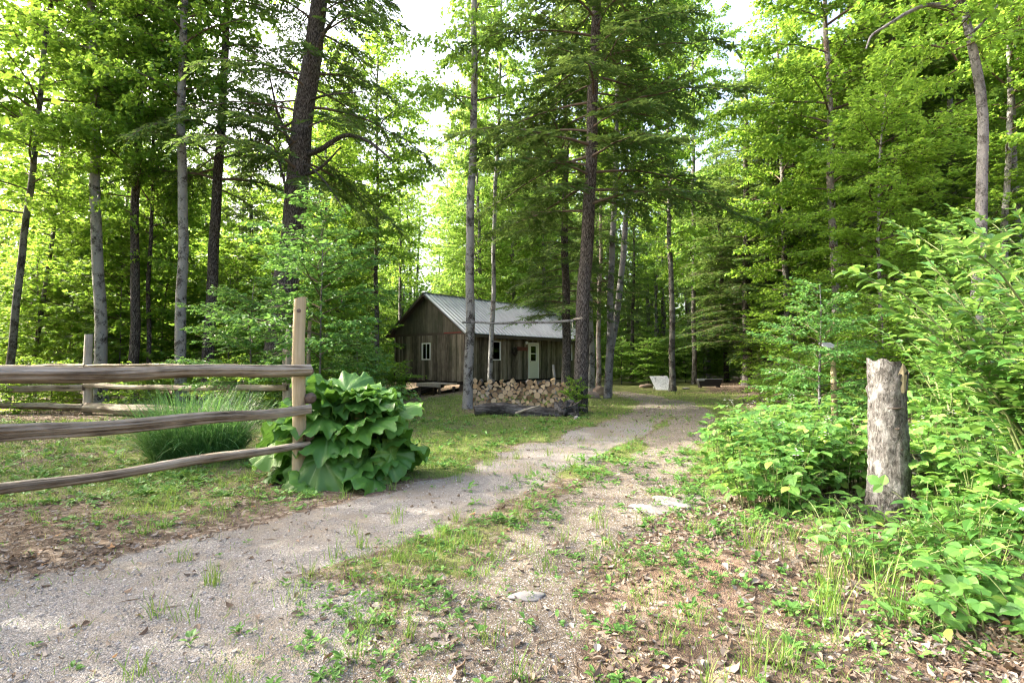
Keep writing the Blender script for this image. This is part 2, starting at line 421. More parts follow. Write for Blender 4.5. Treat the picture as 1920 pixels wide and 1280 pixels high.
ra.data.foreach_set('value', np.clip(.9 * np.exp(-(((rx - 1.32) / .40) ** 2 + ((ry - 3.7) / .45) ** 2)) + .3 * np.exp(-(((rx - 1.15) / .35) ** 2 + ((ry - 3.1) / .35) ** 2)), 0, 1))

# ------------------------------------------------------------------ foliage generators
UP = np.array((0, 0, 1.))
def sprays(mb, prims, T, L, W, step, sec_step, sec_k=.55, sec_min=.18, ang=.9, leaf_ang=.85, droop=.25, jit=.35, start=.18, skip=.1,
           sdroop=.15, wm=0, lm=1, opp=False, twig_w=.010, updir=0., lvar=.25, pj=0., vj=.12):
    S, D, LS = [], [], []
    for P in prims:
        P = np.asarray(P); seg = np.linalg.norm(np.diff(P, axis=0), axis=1); cum = np.concatenate([[0], np.cumsum(seg)]); Lp = cum[-1]
        if Lp < .05: continue
        s = np.arange(start * Lp, Lp * 1.001, sec_step); s = s + rng.uniform(-.4, .4, len(s)) * sec_step; s = np.clip(s, 0, Lp)
        keep = rng.random(len(s)) > skip; s = s[keep]
        if not len(s): continue
        pos = np.stack([np.interp(s, cum, P[:, k]) for k in range(3)], 1)
        tan = norm(np.stack([np.interp(s, cum, np.gradient(P[:, k], cum)) for k in range(3)], 1))
        b = norm(np.cross(UP, tan)); side = np.where(np.arange(len(s)) % 2, 1, -1.)
        a = rng.normal(ang, .18, len(s))
        d = tan * np.cos(a)[:, None] + b * (side * np.sin(a))[:, None]; d[:, 2] += rng.normal(updir, vj, len(s))
        S.append(pos); D.append(norm(d)); LS.append((sec_k * (1 - s / Lp) * min(Lp, 3.5) * .6 + sec_min) * rng.uniform(.7, 1.25, len(s)))
        S.append(P[-2:-1]); D.append(norm(P[-1:] - P[-2:-1])); LS.append(np.array([sec_min * 1.3 + np.linalg.norm(P[-1] - P[-2])]))
    S = np.concatenate(S); D = np.concatenate(D); LS = np.concatenate(LS)
    if twig_w: leaves(mb, S, D, np.cross(D, UP) + .3 * UP, LS, twig_w, T_NEED, wm)
    cnt = np.maximum(2, (LS / step).astype(int))
    idx = np.repeat(np.arange(len(S)), cnt); k = np.concatenate([np.arange(c) for c in cnt])
    q = (k + .6 + rng.uniform(-.3, .3, len(k))) * step
    B = norm(np.cross(UP, D))[idx]; d = D[idx]
    reps = (1, -1) if opp else (None,)
    for r in reps:
        sd = np.where(k % 2, 1., -1.) if r is None else np.full(len(k), float(r))
        pos = S[idx] + d * q[:, None] - UP * (sdroop * q ** 2)[:, None] + (rng.normal(0, pj, (len(k), 3)) if pj else 0)
        la = rng.normal(leaf_ang, .25, len(k)) * np.where(q > LS[idx] - step, .3, 1)
        A = d * np.cos(la)[:, None] + B * (sd * np.sin(la))[:, None]; A[:, 2] += rng.normal(-droop, .18, len(k))
        N = UP + rng.normal(0, jit, (len(k), 3))
        sz = rng.uniform(1 - lvar, 1 + lvar, len(k))
        leaves(mb, pos, A, N, L * sz, W * sz, T, lm)

def prim_set(H, zb, zt, n, rad, elev, droop, az0=0, bias=None, curl=.15):
    out = []
    for i in range(n):
        u = (i + rng.uniform(0, 1)) / n; z = zb + (zt - zb) * u
        az = az0 + i * 2.39996 + rng.normal(0, .35); Lp = rad(u) * rng.uniform(.65, 1.2)
        if bias is not None: Lp *= 1 + bias[1] * math.cos(az - bias[0])
        e = elev(u) + rng.normal(0, .10)
        s = np.linspace(0, 1, 8)
        h = np.array((math.cos(az), math.sin(az), 0)); l = np.array((-math.sin(az), math.cos(az), 0))
        P = np.array((0, 0, z)) + h * (s * Lp * math.cos(e))[:, None] + UP * (s * Lp * math.sin(e) - droop * Lp * s * s)[:, None] + l * (rng.normal(0, curl) * Lp * s * s)[:, None]
        P += rng.normal(0, .012 * Lp, P.shape) * s[:, None]
        out.append(P)
    return out

def crown_mesh(name, H, zb, zt, n, rad, elev, pdroop, leafmat, T, L, W, step, sec_step, wood='twig', bias=None, wr=.011, curl=.15, **kw):
    mb = MB(); pr = prim_set(H, zb, zt, n, rad, elev, pdroop, rng.uniform(0, 6), bias, curl)
    for P in pr:
        Lp = np.linalg.norm(P[-1] - P[0]); tube(mb, P, np.linspace(wr * Lp + .004, .003, len(P)), 5, 0)
    sprays(mb, pr, T, L, W, step, sec_step, **kw)
    return mb.mesh(name, [M[wood], M[leafmat]])

sin = math.sin
CR = {}
def mcrown(key, zb, n=46, R=3.2, mat='maple', L=.15, skip=.12, **k):
    CR[key] = crown_mesh(key, 20, zb, 19.6, n, lambda u: R * (.45 + .6 * sin(PI * min(1, u * .9 + .12))), lambda u: .30 + .45 * u, .22, mat, T_DIA, L, L * .92, .062, .15, skip=skip,
                         sec_k=.85, sec_min=.28, droop=.25, jit=.75, opp=True, pj=.07, vj=.30, curl=.4, **k)
mcrown('maple_low', 4.2, 56, 3.3)
mcrown('maple_mid', 6.5, 50, 3.4)
mcrown('maple_high', 9.0, 40, 3.0, skip=.2)
mcrown('maple_sun_tint', 4.0, 52, 3.3, 'sun_tint', skip=.15)
mcrown('maple_sun_tint_high', 8.5, 40, 2.8, 'sun_tint', skip=.22)
def hcrown(key, zb, n=92, R=3.6, p=.75, skip=.07, pd=.28, bias=None):
    CR[key] = crown_mesh(key, 20, zb, 19.8, n, lambda u: R * (1 - u) ** p + .45, lambda u: .10 + .25 * u, pd, 'hemlock', T_NEED, .155, .060, .030, .105, skip=skip,
                         sec_k=.62, sec_min=.20, droop=.12, jit=.30, leaf_ang=.95, sdroop=.25, bias=bias, wr=.009)
hcrown('hemlock_low', 2.6, 100)
hcrown('hemlock_mid', 5.4, 86, 3.9)
hcrown('hemlock_high', 7.0, 64, 4.2, .6, .25, .34)
def scrown(key, H, zb, n, R, mat, T, L, W, step, **k):
    CR[key] = crown_mesh(key, H, zb, H * .97, n, lambda u: R * (.35 + .75 * sin(PI * min(1, .15 + u * .8))), lambda u: .15 + .6 * u, .16, mat, T, L, W, step, .135,
                         sec_k=.95, sec_min=.26, pj=.03, vj=.2, curl=.3, droop=.28, jit=.5, wr=.007, **k)
scrown('sapling_maple', 6, .6, 46, 1.9, 'maple', T_DIA, .135, .12, .06, opp=True)
scrown('sapling_lobed', 6, 1.0, 38, 1.8, 'maple', T_MAPLE, .14, .14, .09, opp=True)
scrown('sapling_beech', 6, .7, 38, 1.9, 'beech', T_OVAL, .12, .066, .055, opp=True)
scrown('sapling_sun_tint', 6, .5, 40, 1.8, 'sun_tint', T_DIA, .14, .11, .06, opp=True)
scrown('low_shrub', 2, .15, 34, 1.0, 'maple', T_DIA, .10, .085, .055, opp=True)

# ------------------------------------------------------------------ trees
def trunk_mesh(path, r0, bark, flare=.45, k=14, wob=.03, tip=.16, cap=False):
    path = np.asarray(path, float); seg = np.linalg.norm(np.diff(path, axis=0), axis=1); cum = np.concatenate([[0], np.cumsum(seg)]); H = cum[-1]
    n = 34; s = np.concatenate([np.linspace(0, min(1.4, H * .3), 9)[:-1], np.linspace(min(1.4, H * .3), H, n - 8)])
    P = np.stack([np.interp(s, cum, path[:, i]) for i in range(3)], 1)
    if len(path) > 2:                                        # round the corners
        for _ in range(2): P[1:-1] = (P[:-2] + 2 * P[1:-1] + P[2:]) / 4
    ph = rng.uniform(0, 6, 4)
    P[:, 0] += wob * np.sin(s * .9 + ph[0]) * np.minimum(1, s / 2) + wob * .5 * np.sin(s * 2.3 + ph[1]) * np.minimum(1, s / 2)
    P[:, 1] += wob * np.sin(s * .8 + ph[2]) * np.minimum(1, s / 2)
    t = s / H; R = r0 * ((1 - t) ** .75 * (1 - tip) + tip)
    th = np.arange(k) * 2 * PI / k
    g = 1 + flare * np.exp(-s / .28)[:, None] * (1 + .5 * np.cos(4 * th + ph[3]) + .35 * np.cos(3 * th + ph[0]))[None] + rng.normal(0, .022, (len(s), k))
    mb = MB(); tube(mb, P, R, k, 0, True, cap=cap, grooves=g)
    return mb.mesh('trunk', [M[bark]])

def lean_quat(v): return Vector((0, 0, 1)).rotation_difference(Vector(v).normalized())

def tree(name, label, cat, pb, d, pt=None, diam=.3, H=20, crown='maple_mid', bark='bark_maple', path=None, spread=1., group=None, spin=None, crown_dz=0, sink=.15, limbs=None, flare=.45):
    b = base(pb, d); b.z -= sink
    root = thing(name, label, cat, b, 0, group)
    if path:
        pts = [Vector((0, 0, 0))] + [at(px, py, d) - b for px, py in path]
        top = pts[-1] - pts[-2]; pts.append(pts[-1] + top.normalized() * max(.5, H - pts[-1].z))
        tr = link('trunk', trunk_mesh([tuple(p) for p in pts], diam / 2, bark, flare), root)
        q = lean_quat(pts[-2] if len(pts) > 2 else pts[-1])
    else:
        q = lean_quat(at(pt[0], pt[1], d) - b) if pt else Vector((0, 0, 1)).rotation_difference(Vector((rng.normal(0, .02), rng.normal(0, .02), 1)).normalized())
        tr = link('trunk', trunk_mesh([(0, 0, 0), (0, 0, H)], diam / 2, bark, flare), root); tr.rotation_mode = 'QUATERNION'; tr.rotation_quaternion = q
    if crown:
        c = link('crown', CR[crown], root); H0 = 6 if crown.startswith('sapling') else 2 if crown == 'low_shrub' else 20
        k = H / H0; sp = rng.uniform(0, 2 * PI) if spin is None else spin
        c.rotation_mode = 'QUATERNION'; c.rotation_quaternion = q @ Euler((0, 0, sp)).to_quaternion()
        c.scale = (k * spread, k * spread, k); c.location = (0, 0, crown_dz)
    for pts, r in (limbs or []):
        mb = MB(); P = np.array([tuple(at(px, py, d + dy) - b) for px, py, dy in pts])
        s = np.linspace(0, len(P) - 1, 4 * len(P)); i = np.arange(len(P))
        P = np.stack([np.interp(s, i, P[:, a]) for a in range(3)], 1)
        for _ in range(3): P[1:-1] = (P[:-2] + 2 * P[1:-1] + P[2:]) / 4
        tube(mb, P, np.linspace(r, r * .3, len(P)), 7, 0, True, rough=.06); mb.build('limb', M[bark], root)
    return root

MAP, HEM = 'maple_tree', 'hemlock_tree'
tree(MAP, 'dark-trunked maple nearest the left edge of the photo, behind the far fence', 'tree', 12, 17.3, (96, 0), .23, 19, 'maple_mid', 'bark_maple')
tree(MAP, 'slim dark maple leaning right, just right of the leftmost trunk', 'tree', 58, 19.5, (150, 40), .15, 18, 'maple_mid', 'bark_maple')
tree(MAP, 'mottled grey maple trunk standing right behind the lone far fence post', 'tree', 193, 17.6, (176, 150), .38, 20, 'maple_high', 'bark_pale')
tree(MAP, 'dark straight trunk between the mottled maple and the pale lichened trunk', 'tree', 250, 18.2, (262, 100), .32, 19, 'maple_mid', 'bark_hem', spread=.8)
tree(MAP, 'thin dark maple pole right beside the straight dark trunk', 'tree', 279, 18.8, (288, 200), .16, 15, 'maple_mid', 'bark_hem', spread=.75)
tree(MAP, 'pale lichen-patched straight trunk rising behind the left half of the fence', 'tree', 342, 16.9, (343, 0), .34, 21, 'maple_high', 'bark_pale', spread=.9)
tree(HEM, 'dark trunk leaning right between the pale trunk and the largest tree', 'tree', 386, 18.4, (428, 0), .40, 21, 'hemlock_high', 'bark_hem', spread=.7)
tree('pine_tree', 'largest tree, massive leaning trunk with bare limbs behind the gate post', 'tree', 512, 17, None, .86, 22, 'hemlock_high', 'bark_hem',
     path=[(528, 600), (549, 430), (565, 250), (592, 70), (601, -60)], spread=.85, spin=.4, flare=.3, crown_dz=-.6,
     limbs=[([(570, 292, 0), (600, 282, -.3), (645, 250, -.6), (690, 262, -.9), (735, 300, -1.2)], .10), ([(566, 330, 0), (600, 318, -.5), (640, 275, -.9)], .07),
            ([(556, 300, 0), (520, 215, -.3), (505, 140, -.5)], .07), ([(548, 395, 0), (530, 330, -.4), (515, 270, -.5), (480, 260, -.8)], .05),
            ([(583, 140, 0), (600, 70, -.4), (640, 20, -.8)], .10), ([(575, 190, 0), (610, 178, -.6), (680, 172, -1.2)], .05), ([(560, 320, 0), (575, 305, -.3), (610, 340, -.9), (650, 400, -1.4)], .05),
            ([(550, 420, 0), (535, 380, -.4), (532, 300, -.6)], .045)])
tree(MAP, 'thin straight trunk with bare lower stem left of the cabin gable', 'tree', 706, 24, (707, 300), .23, 17, 'maple_mid', 'bark_maple')
tree(MAP, 'slender trunk close behind the left end of the cabin', 'tree', 752, 38, (750, 400), .28, 16, 'maple_high', 'bark_maple', spread=.8)
tree(MAP, 'thin pole tree behind the leafy beech and right of the largest trunk', 'tree', 603, 23, (612, 300), .19, 14, 'maple_mid', 'bark_grey')
tree(MAP, 'tall spotted slim trunk holding the left end of the woodpile', 'tree', 877, 17.0, (891, 0), .31, 21, 'maple_sun_tint_high', 'bark_pale', spread=.75, flare=.25)
tree(MAP, 'very thin mottled trunk just behind the left part of the woodpile', 'tree', 917, 19.6, (938, 100), .19, 18, 'maple_sun_tint_high', 'bark_pale', spread=.7, flare=.2)
tree(HEM, 'brown hemlock with drooping boughs between the woodpile and the cabin wall', 'tree', 1061, 20.5, (1060, 300), .36, 15, 'hemlock_low', 'bark_hem', spread=1.0, flare=.2, crown_dz=1.2)
tree(HEM, 'big grey-brown hemlock at the right end of the woodpile with a rope round it', 'tree', 1085, 15.4, (1118, 60), .42, 21, 'hemlock_mid', 'bark_hem', spread=1.0, flare=.4)
tree(MAP, 'mottled dark trunk among brown stones right behind the roped hemlock', 'tree', 1107, 23.5, (1100, 100), .36, 20, 'maple_high', 'bark_pale', spread=.8)
tree(HEM, 'slim reddish sunlit trunk behind the stones by the cabin corner', 'tree', 1121, 28, (1128, 300), .26, 16, 'hemlock_mid', 'bark_red', spread=.7)
tree(MAP, 'grey straight trunk at the bend of the drive, left of its leaning neighbour', 'tree', 1138, 21.5, (1156, 250), .29, 19, 'maple_high', 'bark_grey', spread=.7, flare=.3)
tree(MAP, 'trunk leaning to the right at the bend of the drive', 'tree', 1140, 22.4, None, .29, 20, 'maple_high', 'bark_grey', spread=.8, path=[(1145, 660), (1160, 560), (1178, 380), (1194, 250), (1208, 110)], flare=.2)
tree(MAP, 'slim dark straight trunk beside the white leaning panel', 'tree', 1261, 26, (1251, 150), .30, 19, 'maple_mid', 'bark_maple', spread=.75)
tree(MAP, 'thin dark trunk behind and right of the white leaning panel', 'tree', 1301, 34, (1300, 300), .31, 25, 'maple_sun_tint', 'bark_maple', spread=.8)
tree(HEM, 'far dark hemlock seen through the gap right of the leaning trunk', 'tree', 1184, 37, (1190, 400), .30, 13, 'hemlock_low', 'bark_hem', spread=.9)
tree(HEM, 'broad dark hemlock at the foot of the bank with a sunlit left edge', 'tree', 1400, 30, (1398, 100), .52, 18, 'hemlock_low', 'bark_hem', spread=1.35, flare=.4)
tree(HEM, 'dark hemlock leaning left on the shady bank right of the broad hemlock', 'tree', 1512, 29, (1488, 300), .36, 18, 'hemlock_mid', 'bark_hem')
tree(MAP, 'trunk with warm sunlit patchy bark above the small grey-roofed feeder', 'tree', 1570, 21, (1553, 150), .34, 20, 'maple_mid', 'bark_red', spread=1.1)
tree(MAP, 'left of two thin brown stems right of the patchy warm trunk', 'tree', 1596, 24, (1583, 350), .20, 14, 'maple_mid', 'bark_maple')
tree(MAP, 'right of two thin brown stems beside the patchy warm trunk', 'tree', 1612, 25, (1600, 300), .21, 14, 'maple_mid', 'bark_grey')
tree(MAP, 'thin whitish crooked stem just above the broken stump', 'tree', 1636, 14.5, None, .11, 9, 'maple_low', 'bark_pale', path=[(1641, 640), (1647, 560), (1648, 440), (1652, 330)], spread=1.3)
tree(MAP, 'tall grey trunk high on the bank left of the curved grey tree', 'tree', 1728, 28, (1716, 50), .50, 20, 'maple_low', 'bark_grey', spread=1.0)
tree(MAP, 'thin trunk on the bank right beside the tall grey trunk', 'tree', 1796, 29, (1779, 200), .24, 16, 'maple_low', 'bark_maple')
tree(MAP, 'grey tree at the right whose top curves left with an arching limb', 'tree', 1822, 11.6, None, .25, 15, 'maple_high', 'bark_grey', spread=.9,
     path=[(1832, 620), (1840, 480), (1846, 350), (1838, 200), (1825, 100), (1803, 10), (1785, -60)],
     limbs=[([(1803, 22, 0), (1775, 10, -.1), (1738, 8, -.2), (1700, 24, -.3), (1660, 50, -.4), (1632, 66, -.4), (1624, 92, -.4)], .055), ([(1815, 70, 0), (1845, 40, .2), (1880, 0, .3)], .04)])
tree(MAP, 'thin pale stem at the right edge of the photo, left of the pair', 'tree', 1886, 17, (1892, 150), .20, 15, 'maple_mid', 'bark_pale')
tree(MAP, 'grey stem furthest right, cut by the edge of the photo', 'tree', 1918, 18, (1888, 60), .24, 16, 'maple_mid', 'bark_grey')

tree(MAP, 'thin high-crowned maple rising behind the roof, lined up with the spotted trunk', 'tree', 893, 44, (893, 300), .30, 27, 'maple_sun_tint_high', 'bark_maple', spread=.65)
# unnamed fillers of the wood, one kind per group
def filler(lst, label, group, crown, bark, name, diam, H):
    for px, d in lst:
        tree(name, label, 'tree', px, d, None, diam * rng.uniform(.8, 1.2), H * rng.uniform(.9, 1.12), crown, bark, spread=rng.uniform(.9, 1.15), group=group)
filler([(110, 31), (225, 34), (330, 31), (450, 36), (560, 30), (655, 33), (-10, 35)], 'leafy maple in the depth of the wood left of the cabin', 'maples deep in the left wood', 'maple_low', 'bark_maple', MAP, .3, 18)
filler([(480, 33), (630, 29)], 'dark hemlock in the depth of the wood left of the cabin', 'hemlocks deep in the left wood', 'hemlock_low', 'bark_hem', HEM, .34, 17)
filler([(965, 39), (905, 38), (1025, 38), (850, 50), (960, 46), (1010, 44), (1050, 50), (700, 44), (1125, 46), (880, 42), (985, 52)], 'bright sunlit maple standing behind the cabin roof', 'sunlit maples behind the cabin', 'maple_sun_tint', 'bark_maple', MAP, .3, 19)
filler([(1225, 46), (1330, 44), (1240, 55), (1375, 50)], 'sunlit maple beyond the end of the drive', 'sunlit maples beyond the drive', 'maple_sun_tint_high', 'bark_maple', MAP, .3, 18)
filler([(1480, 26), (1540, 34), (1660, 26), (1700, 34), (1850, 24), (1950, 28), (1640, 40), (1770, 38), (1900, 40), (1800, 22)], 'maple on the shady wooded bank at the right', 'maples on the right bank', 'maple_low', 'bark_maple', MAP, .3, 18)
filler([(1362, 36), (1436, 33), (1470, 30), (1590, 36), (1680, 21)], 'dark hemlock on the shady wooded bank at the right', 'hemlocks on the right bank', 'hemlock_low', 'bark_hem', HEM, .34, 17)

# ------------------------------------------------------------------ saplings and understorey
def sapling(name, label, px, d, H, crown, spread=1., group=None, diam=.05, spin=None):
    return tree(name, label, 'sapling', px, d, None, diam, H, crown, 'bark_grey' if 'beech' in crown else 'bark_maple', spread=spread, group=group, spin=spin, sink=.05, flare=.2)
sapling('beech_sapling', 'bright layered beech sapling in front of the largest trunk', 600, 12.2, 5.0, 'sapling_beech', 1.05)
sapling('beech_sapling', 'beech sapling spreading left of the gate post in front of the big trunk', 470, 13.6, 3.5, 'sapling_beech', 1.3)
sapling('beech_sapling', 'low bright beech between the giant-leaved plant and the cabin corner', 672, 15, 2.15, 'sapling_beech', 1.25)
sapling('maple_sapling', 'tall maple sapling over the lone far fence post', 225, 19.5, 6.5, 'sapling_lobed', 1.1)
sapling('maple_sapling', 'maple sapling above the far fence at the left edge', 70, 19.5, 5.5, 'sapling_lobed', 1.1)
sapling('maple_sapling', 'yellow-green sapling tree reaching halfway up beside the pale trunk', 300, 20.5, 8.5, 'sapling_maple', .9)
sapling('maple_sapling', 'maple sapling close behind the fence, right of the pale trunk', 430, 19.8, 5.0, 'sapling_lobed', 1.0)
sapling('maple_sapling', 'leafy sapling in front of the thin trunk left of the cabin', 628, 19.5, 5.2, 'sapling_maple', .85)
for px, d, H in ((130, 21, 7), (20, 22, 6), (440, 22, 6.5), (560, 24, 6), (350, 24, 7), (640, 25, 6), (250, 29, 6), (690, 33, 5), (520, 28, 7), (90, 28, 7)):
    sapling('maple_sapling', 'maple sapling in the understorey of the left wood', px, d, H, 'sapling_maple', 1.15, 'saplings of the left wood')
for px, d, H in ((30, 27, 4), (110, 24, 4.5), (160, 32, 4), (200, 26, 3.5), (300, 31, 4), (380, 29, 4), (460, 34, 4.5), (590, 34, 4), (540, 38, 5), (660, 38, 5), (50, 33, 5)):
    sapling('sunlit_bush', 'yellow-green sunlit bush glowing behind the far fence', px, d, H, 'sapling_sun_tint', 1.5, 'sunlit bushes of the left wood')
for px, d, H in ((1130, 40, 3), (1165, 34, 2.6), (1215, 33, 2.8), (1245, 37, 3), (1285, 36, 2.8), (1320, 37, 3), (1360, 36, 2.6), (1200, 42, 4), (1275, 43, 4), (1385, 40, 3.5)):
    sapling('sunlit_bush', 'bright sunlit bush at the far end of the drive', px, d, H, 'sapling_sun_tint', 1.6, 'sunlit bushes at the end of the drive')
for px, d, H in ((1440, 27, 4), (1490, 22, 4.5), (1530, 26, 4), (1630, 22, 5), (1690, 18, 4.5), (1760, 20, 5), (1860, 18, 5), (1650, 30, 5), (1740, 26, 5.5), (1830, 27, 6), (1900, 22, 6), (1560, 31, 5)):
    sapling('maple_sapling', 'maple sapling with layered leaves on the right bank', px, d, H, 'sapling_lobed', 1.25, 'saplings on the right bank')
sapling('beech_sapling', 'arching bright sapling before the grey-roofed feeder, reaching over the drive', 1535, 8.55, 2.6, 'sapling_beech', 1.0)
sapling('maple_sapling', 'small yellow-green maple just above the broken stump', 1655, 11, 2.6, 'sapling_lobed', 1.2)
for px, d, H in ((1500, 13, 1.3), (1600, 12, 1.5), (1700, 11, 1.6), (1440, 17, 1.1), (1560, 16, 1.4), (1650, 15, 1.8), (1760, 13, 1.8), (1480, 20, 1.4), (1850, 14, 2), (1720, 17, 2), (1600, 19, 1.8), (1800, 17, 2)):
    sapling('low_shrub', 'low leafy shrub on the bank behind the bramble thicket', px, d, H, 'low_shrub', 1.2, 'low shrubs on the right bank', .02)
for px, d, H in ((30, 15.8, 1.2), (100, 17, 1.4), (260, 16.5, 1.3), (330, 17, 1.2), (440, 16, 1.5), (500, 15, 1.3), (620, 17, 1.5), (740, 21, 1.4), (700, 24, 1.6), (600, 20, 1.6), (210, 20, 1.6), (150, 18.5, 1.4)):
    sapling('low_shrub', 'low leafy shrub along the edge of the left wood', px, d, H, 'low_shrub', 1.2, 'low shrubs of the left wood', .02)
sapling('maple_seedling', 'deep green maple seedling at the right end of the woodpile', 1076, 15.2, .95, 'low_shrub', .75, None, .015)

# far wood that reads as one mass
def far_wood(name, label, spots, mats, lsize, n_leaf):
    mb = MB()
    for x, y, zc, rx_, rz_ in spots:
        n = int(n_leaf * rx_ * rz_ / 9)
        u = norm(rng.normal(0, 1, (n, 3))); r = rng.uniform(.35, 1, n) ** .5
        lump = 1 + .28 * np.sin(u[:, 0] * 5 + x) * np.sin(u[:, 1] * 4 + y) + .22 * np.sin(u[:, 2] * 7 + x)
        P = np.array((x, y, zc)) + u * (r * lump)[:, None] * np.array((rx_, rx_, rz_))
        A = norm(rng.normal(0, 1, (n, 3)) * np.array((1, 1, .35))); N = UP + rng.normal(0, .55, (n, 3))
        sz = rng.uniform(.7, 1.3, n) * lsize
        leaves(mb, P, A, N, sz, sz * .8, T_DIA, 1)
        zg = hz(x, y)
        tube(mb, [(x, y, zg - .3), (x + rng.normal(0, .3), y, zg + (zc - zg) * .6), (x + rng.normal(0, .5), y, zc + rz_ * .6)], [.2, .16, .06], 6, 0)
    return tag(mb.build(name, mats), label, 'woods', None, 'stuff')
sp = []
for px in np.arange(-250, 2200, 46):
    for d in (56, 68, 82):
        p = px + rng.uniform(-25, 25); x = (p - CX) / FPX * d; y = d + rng.uniform(-5, 5); zg = hz(x, y)
        if p > 1480: top = 15
        elif 745 < p < 850: top = 7.5 if d < 60 else 8
        elif 1165 < p < 1225: top = 13
        else: top = rng.uniform(14, 21)
        h = 0
        while h < top:
            rr = rng.uniform(2.2, 3.6); sp.append((x + rng.normal(0, 1.2), y + rng.normal(0, 1.5), zg + h + rr * .7, rr, rr * .85)); h += rr * 1.25
far_wood('far_wood', 'sunlit wood in the distance closing off the view behind cabin and drive', sp, [M['bark_maple'], M['sun_tint']], .36, 900)
sp = []
for _ in range(72):
    y = rng.uniform(1, 17) ; x = -(.98 * max(y, 0) + rng.uniform(4, 20)); zg = hz(x, y); h = rng.uniform(2.5, 14); rr = rng.uniform(1.8, 3.2)
    sp.append((x, y, zg + h, rr, rr * .8))
far_wood('left_shade_wood', 'unseen wood added beyond the left edge to shade the foreground', sp, [M['bark_maple'], M['maple']], .26, 540)  # unseen trees added out of frame to keep sun off the foreground
# ------------------------------------------------------------------ cabin
ca_, sa_ = .635, .773
K0 = Vector((-.0854 * 28, 28, 0)); CROT = math.atan2(.773, .635)
cabin = thing('cabin', 'weathered board cabin on low piers with a ribbed metal roof', 'cabin', K0, CROT)
ZF, ZW, CL, CW = .44, 3.05, 11.3, 5.6
RUN, OVH, RAKE = CW / 2, .38, .42
ZR = 5.12; SL = (ZR - 2.86) / (RUN + OVH)
M['boards'] = wood_mat('cabin_boards', 2, [(.30, (.025, .021, .017)), (.46, (.085, .073, .056)), (.60, (.165, .145, .11)), (.8, (.28, .25, .20))], 24, .8, .5, .008, .32, .12, (.045, .050, .030))
M['gable'] = wood_mat('gable_boards', 2, [(.28, (.03, .028, .023)), (.50, (.08, .074, .058)), (.70, (.14, .128, .10)), (.9, (.21, .195, .155))], 30, 1.0, .5, .006, .2, .12, (.05, .055, .038))
M['darkwood'] = plain_mat('dark_timber', (.07, .057, .045), .9, 0, .4, 9, .5)
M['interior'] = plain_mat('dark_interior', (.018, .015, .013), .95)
M['white'] = plain_mat('white_trim', (.72, .73, .70), .55, 0, .05)
M['doorpaint'] = plain_mat('pale_door_paint', (.58, .60, .50), .5, 0, .05, 3, .05)
M['curtain'] = plain_mat('red_curtain', (.50, .07, .06), .9, 0, .35, 14)
M['curtain_brown'] = plain_mat('brown_curtain', (.52, .31, .20), .9, 0, .35, 14)
def glass_mat():
    t = NT('window_glass'); g = t.n('BsdfGlossy'); g.inputs['Roughness'].default_value = .03; g.inputs['Color'].default_value = (.8, .85, .85, 1)
    tr = t.n('BsdfTransparent'); tr.inputs['Color'].default_value = (.75, .78, .76, 1)
    mx = t.n('MixShader'); fr = t.n('Fresnel'); fr.inputs['IOR'].default_value = 1.5
    t.t.links.new(t.math('MINIMUM', t.math('MULTIPLY', fr.outputs[0], 1.6), 1.), mx.inputs[0])
    t.t.links.new(tr.outputs[0], mx.inputs[1]); t.t.links.new(g.outputs[0], mx.inputs[2]); t.t.links.new(mx.outputs[0], t.out.inputs['Surface'])
    return t.m
M['glass'] = glass_mat()
def roof_mat():
    t = NT('galvanised_roof'); v = t.coords((1, .25, .25)); n = t.noise(v, 3, 5, .7); n2 = t.noise(t.coords(), 1.2, 3)
    c = t.ramp(t.math('ADD', t.math('MULTIPLY', n, .6), t.math('MULTIPLY', n2, .4)), [(.3, (.22, .225, .235)), (.5, (.34, .35, .365)), (.7, (.43, .44, .455))])
    c = t.mix(t.maprange(n, .62, .8), c, (.30, .24, .19))
    r = t.ramp(n, [(.3, (.32,) * 3), (.7, (.5,) * 3)])
    b = t.bsdf(c, .4, None, .7, .4); t.t.links.new(r, b.inputs['Roughness'])
    return t.m
M['roof'] = roof_mat()

def board_wall(axis_i, length, z0, z1fn, openings, thick=.03, bw=.125):
    """vertical boards along local X (front, axis 0) or Y (gable, axis 1); outer face on the negative side of the other axis"""
    mb = MB(); edges = [0]
    marks = sorted(set([0, length] + [e for o in openings for e in o[:2]]))
    for a, b in zip(marks[:-1], marks[1:]):
        n = max(1, round((b - a) / bw)); edges += list(np.linspace(a, b, n + 1)[1:])
    for a, b in zip(edges[:-1], edges[1:]):
        mid = (a + b) / 2; segs = [(z0 + rng.uniform(-.03, .02), z1fn(mid))]
        for o in openings:
            if o[0] - 1e-4 <= mid <= o[1] + 1e-4: segs = [(segs[0][0], o[2]), (o[3], segs[0][1])]
        off = rng.uniform(0, .012)
        for lo_, hi_ in segs:
            if hi_ - lo_ < .02: continue
            if axis_i == 0: box(mb, (a + .002, -thick - off, lo_), (b - .002, -off * .5, hi_), 0)
            else: box(mb, (-thick - off, a + .002, lo_), (-off * .5, b - .002, hi_), 0)
    return mb
FW1 = (1.98, 2.74, 1.52, 2.56); FD = (5.22, 6.22, ZF + .02, 2.56); FW2 = (9.05, 9.85, 1.52, 2.56)
GW = (2.55, 3.25, 1.54, 2.46)
board_wall(0, CL, ZF, lambda s: ZW - .02, [FW1, FD, FW2]).build('wall', M['boards'], cabin)
board_wall(1, CW, ZF, lambda s: 2.90, [GW]).build('wall', M['boards'], cabin)
mb = MB(); yy = np.linspace(0, CW, 15)
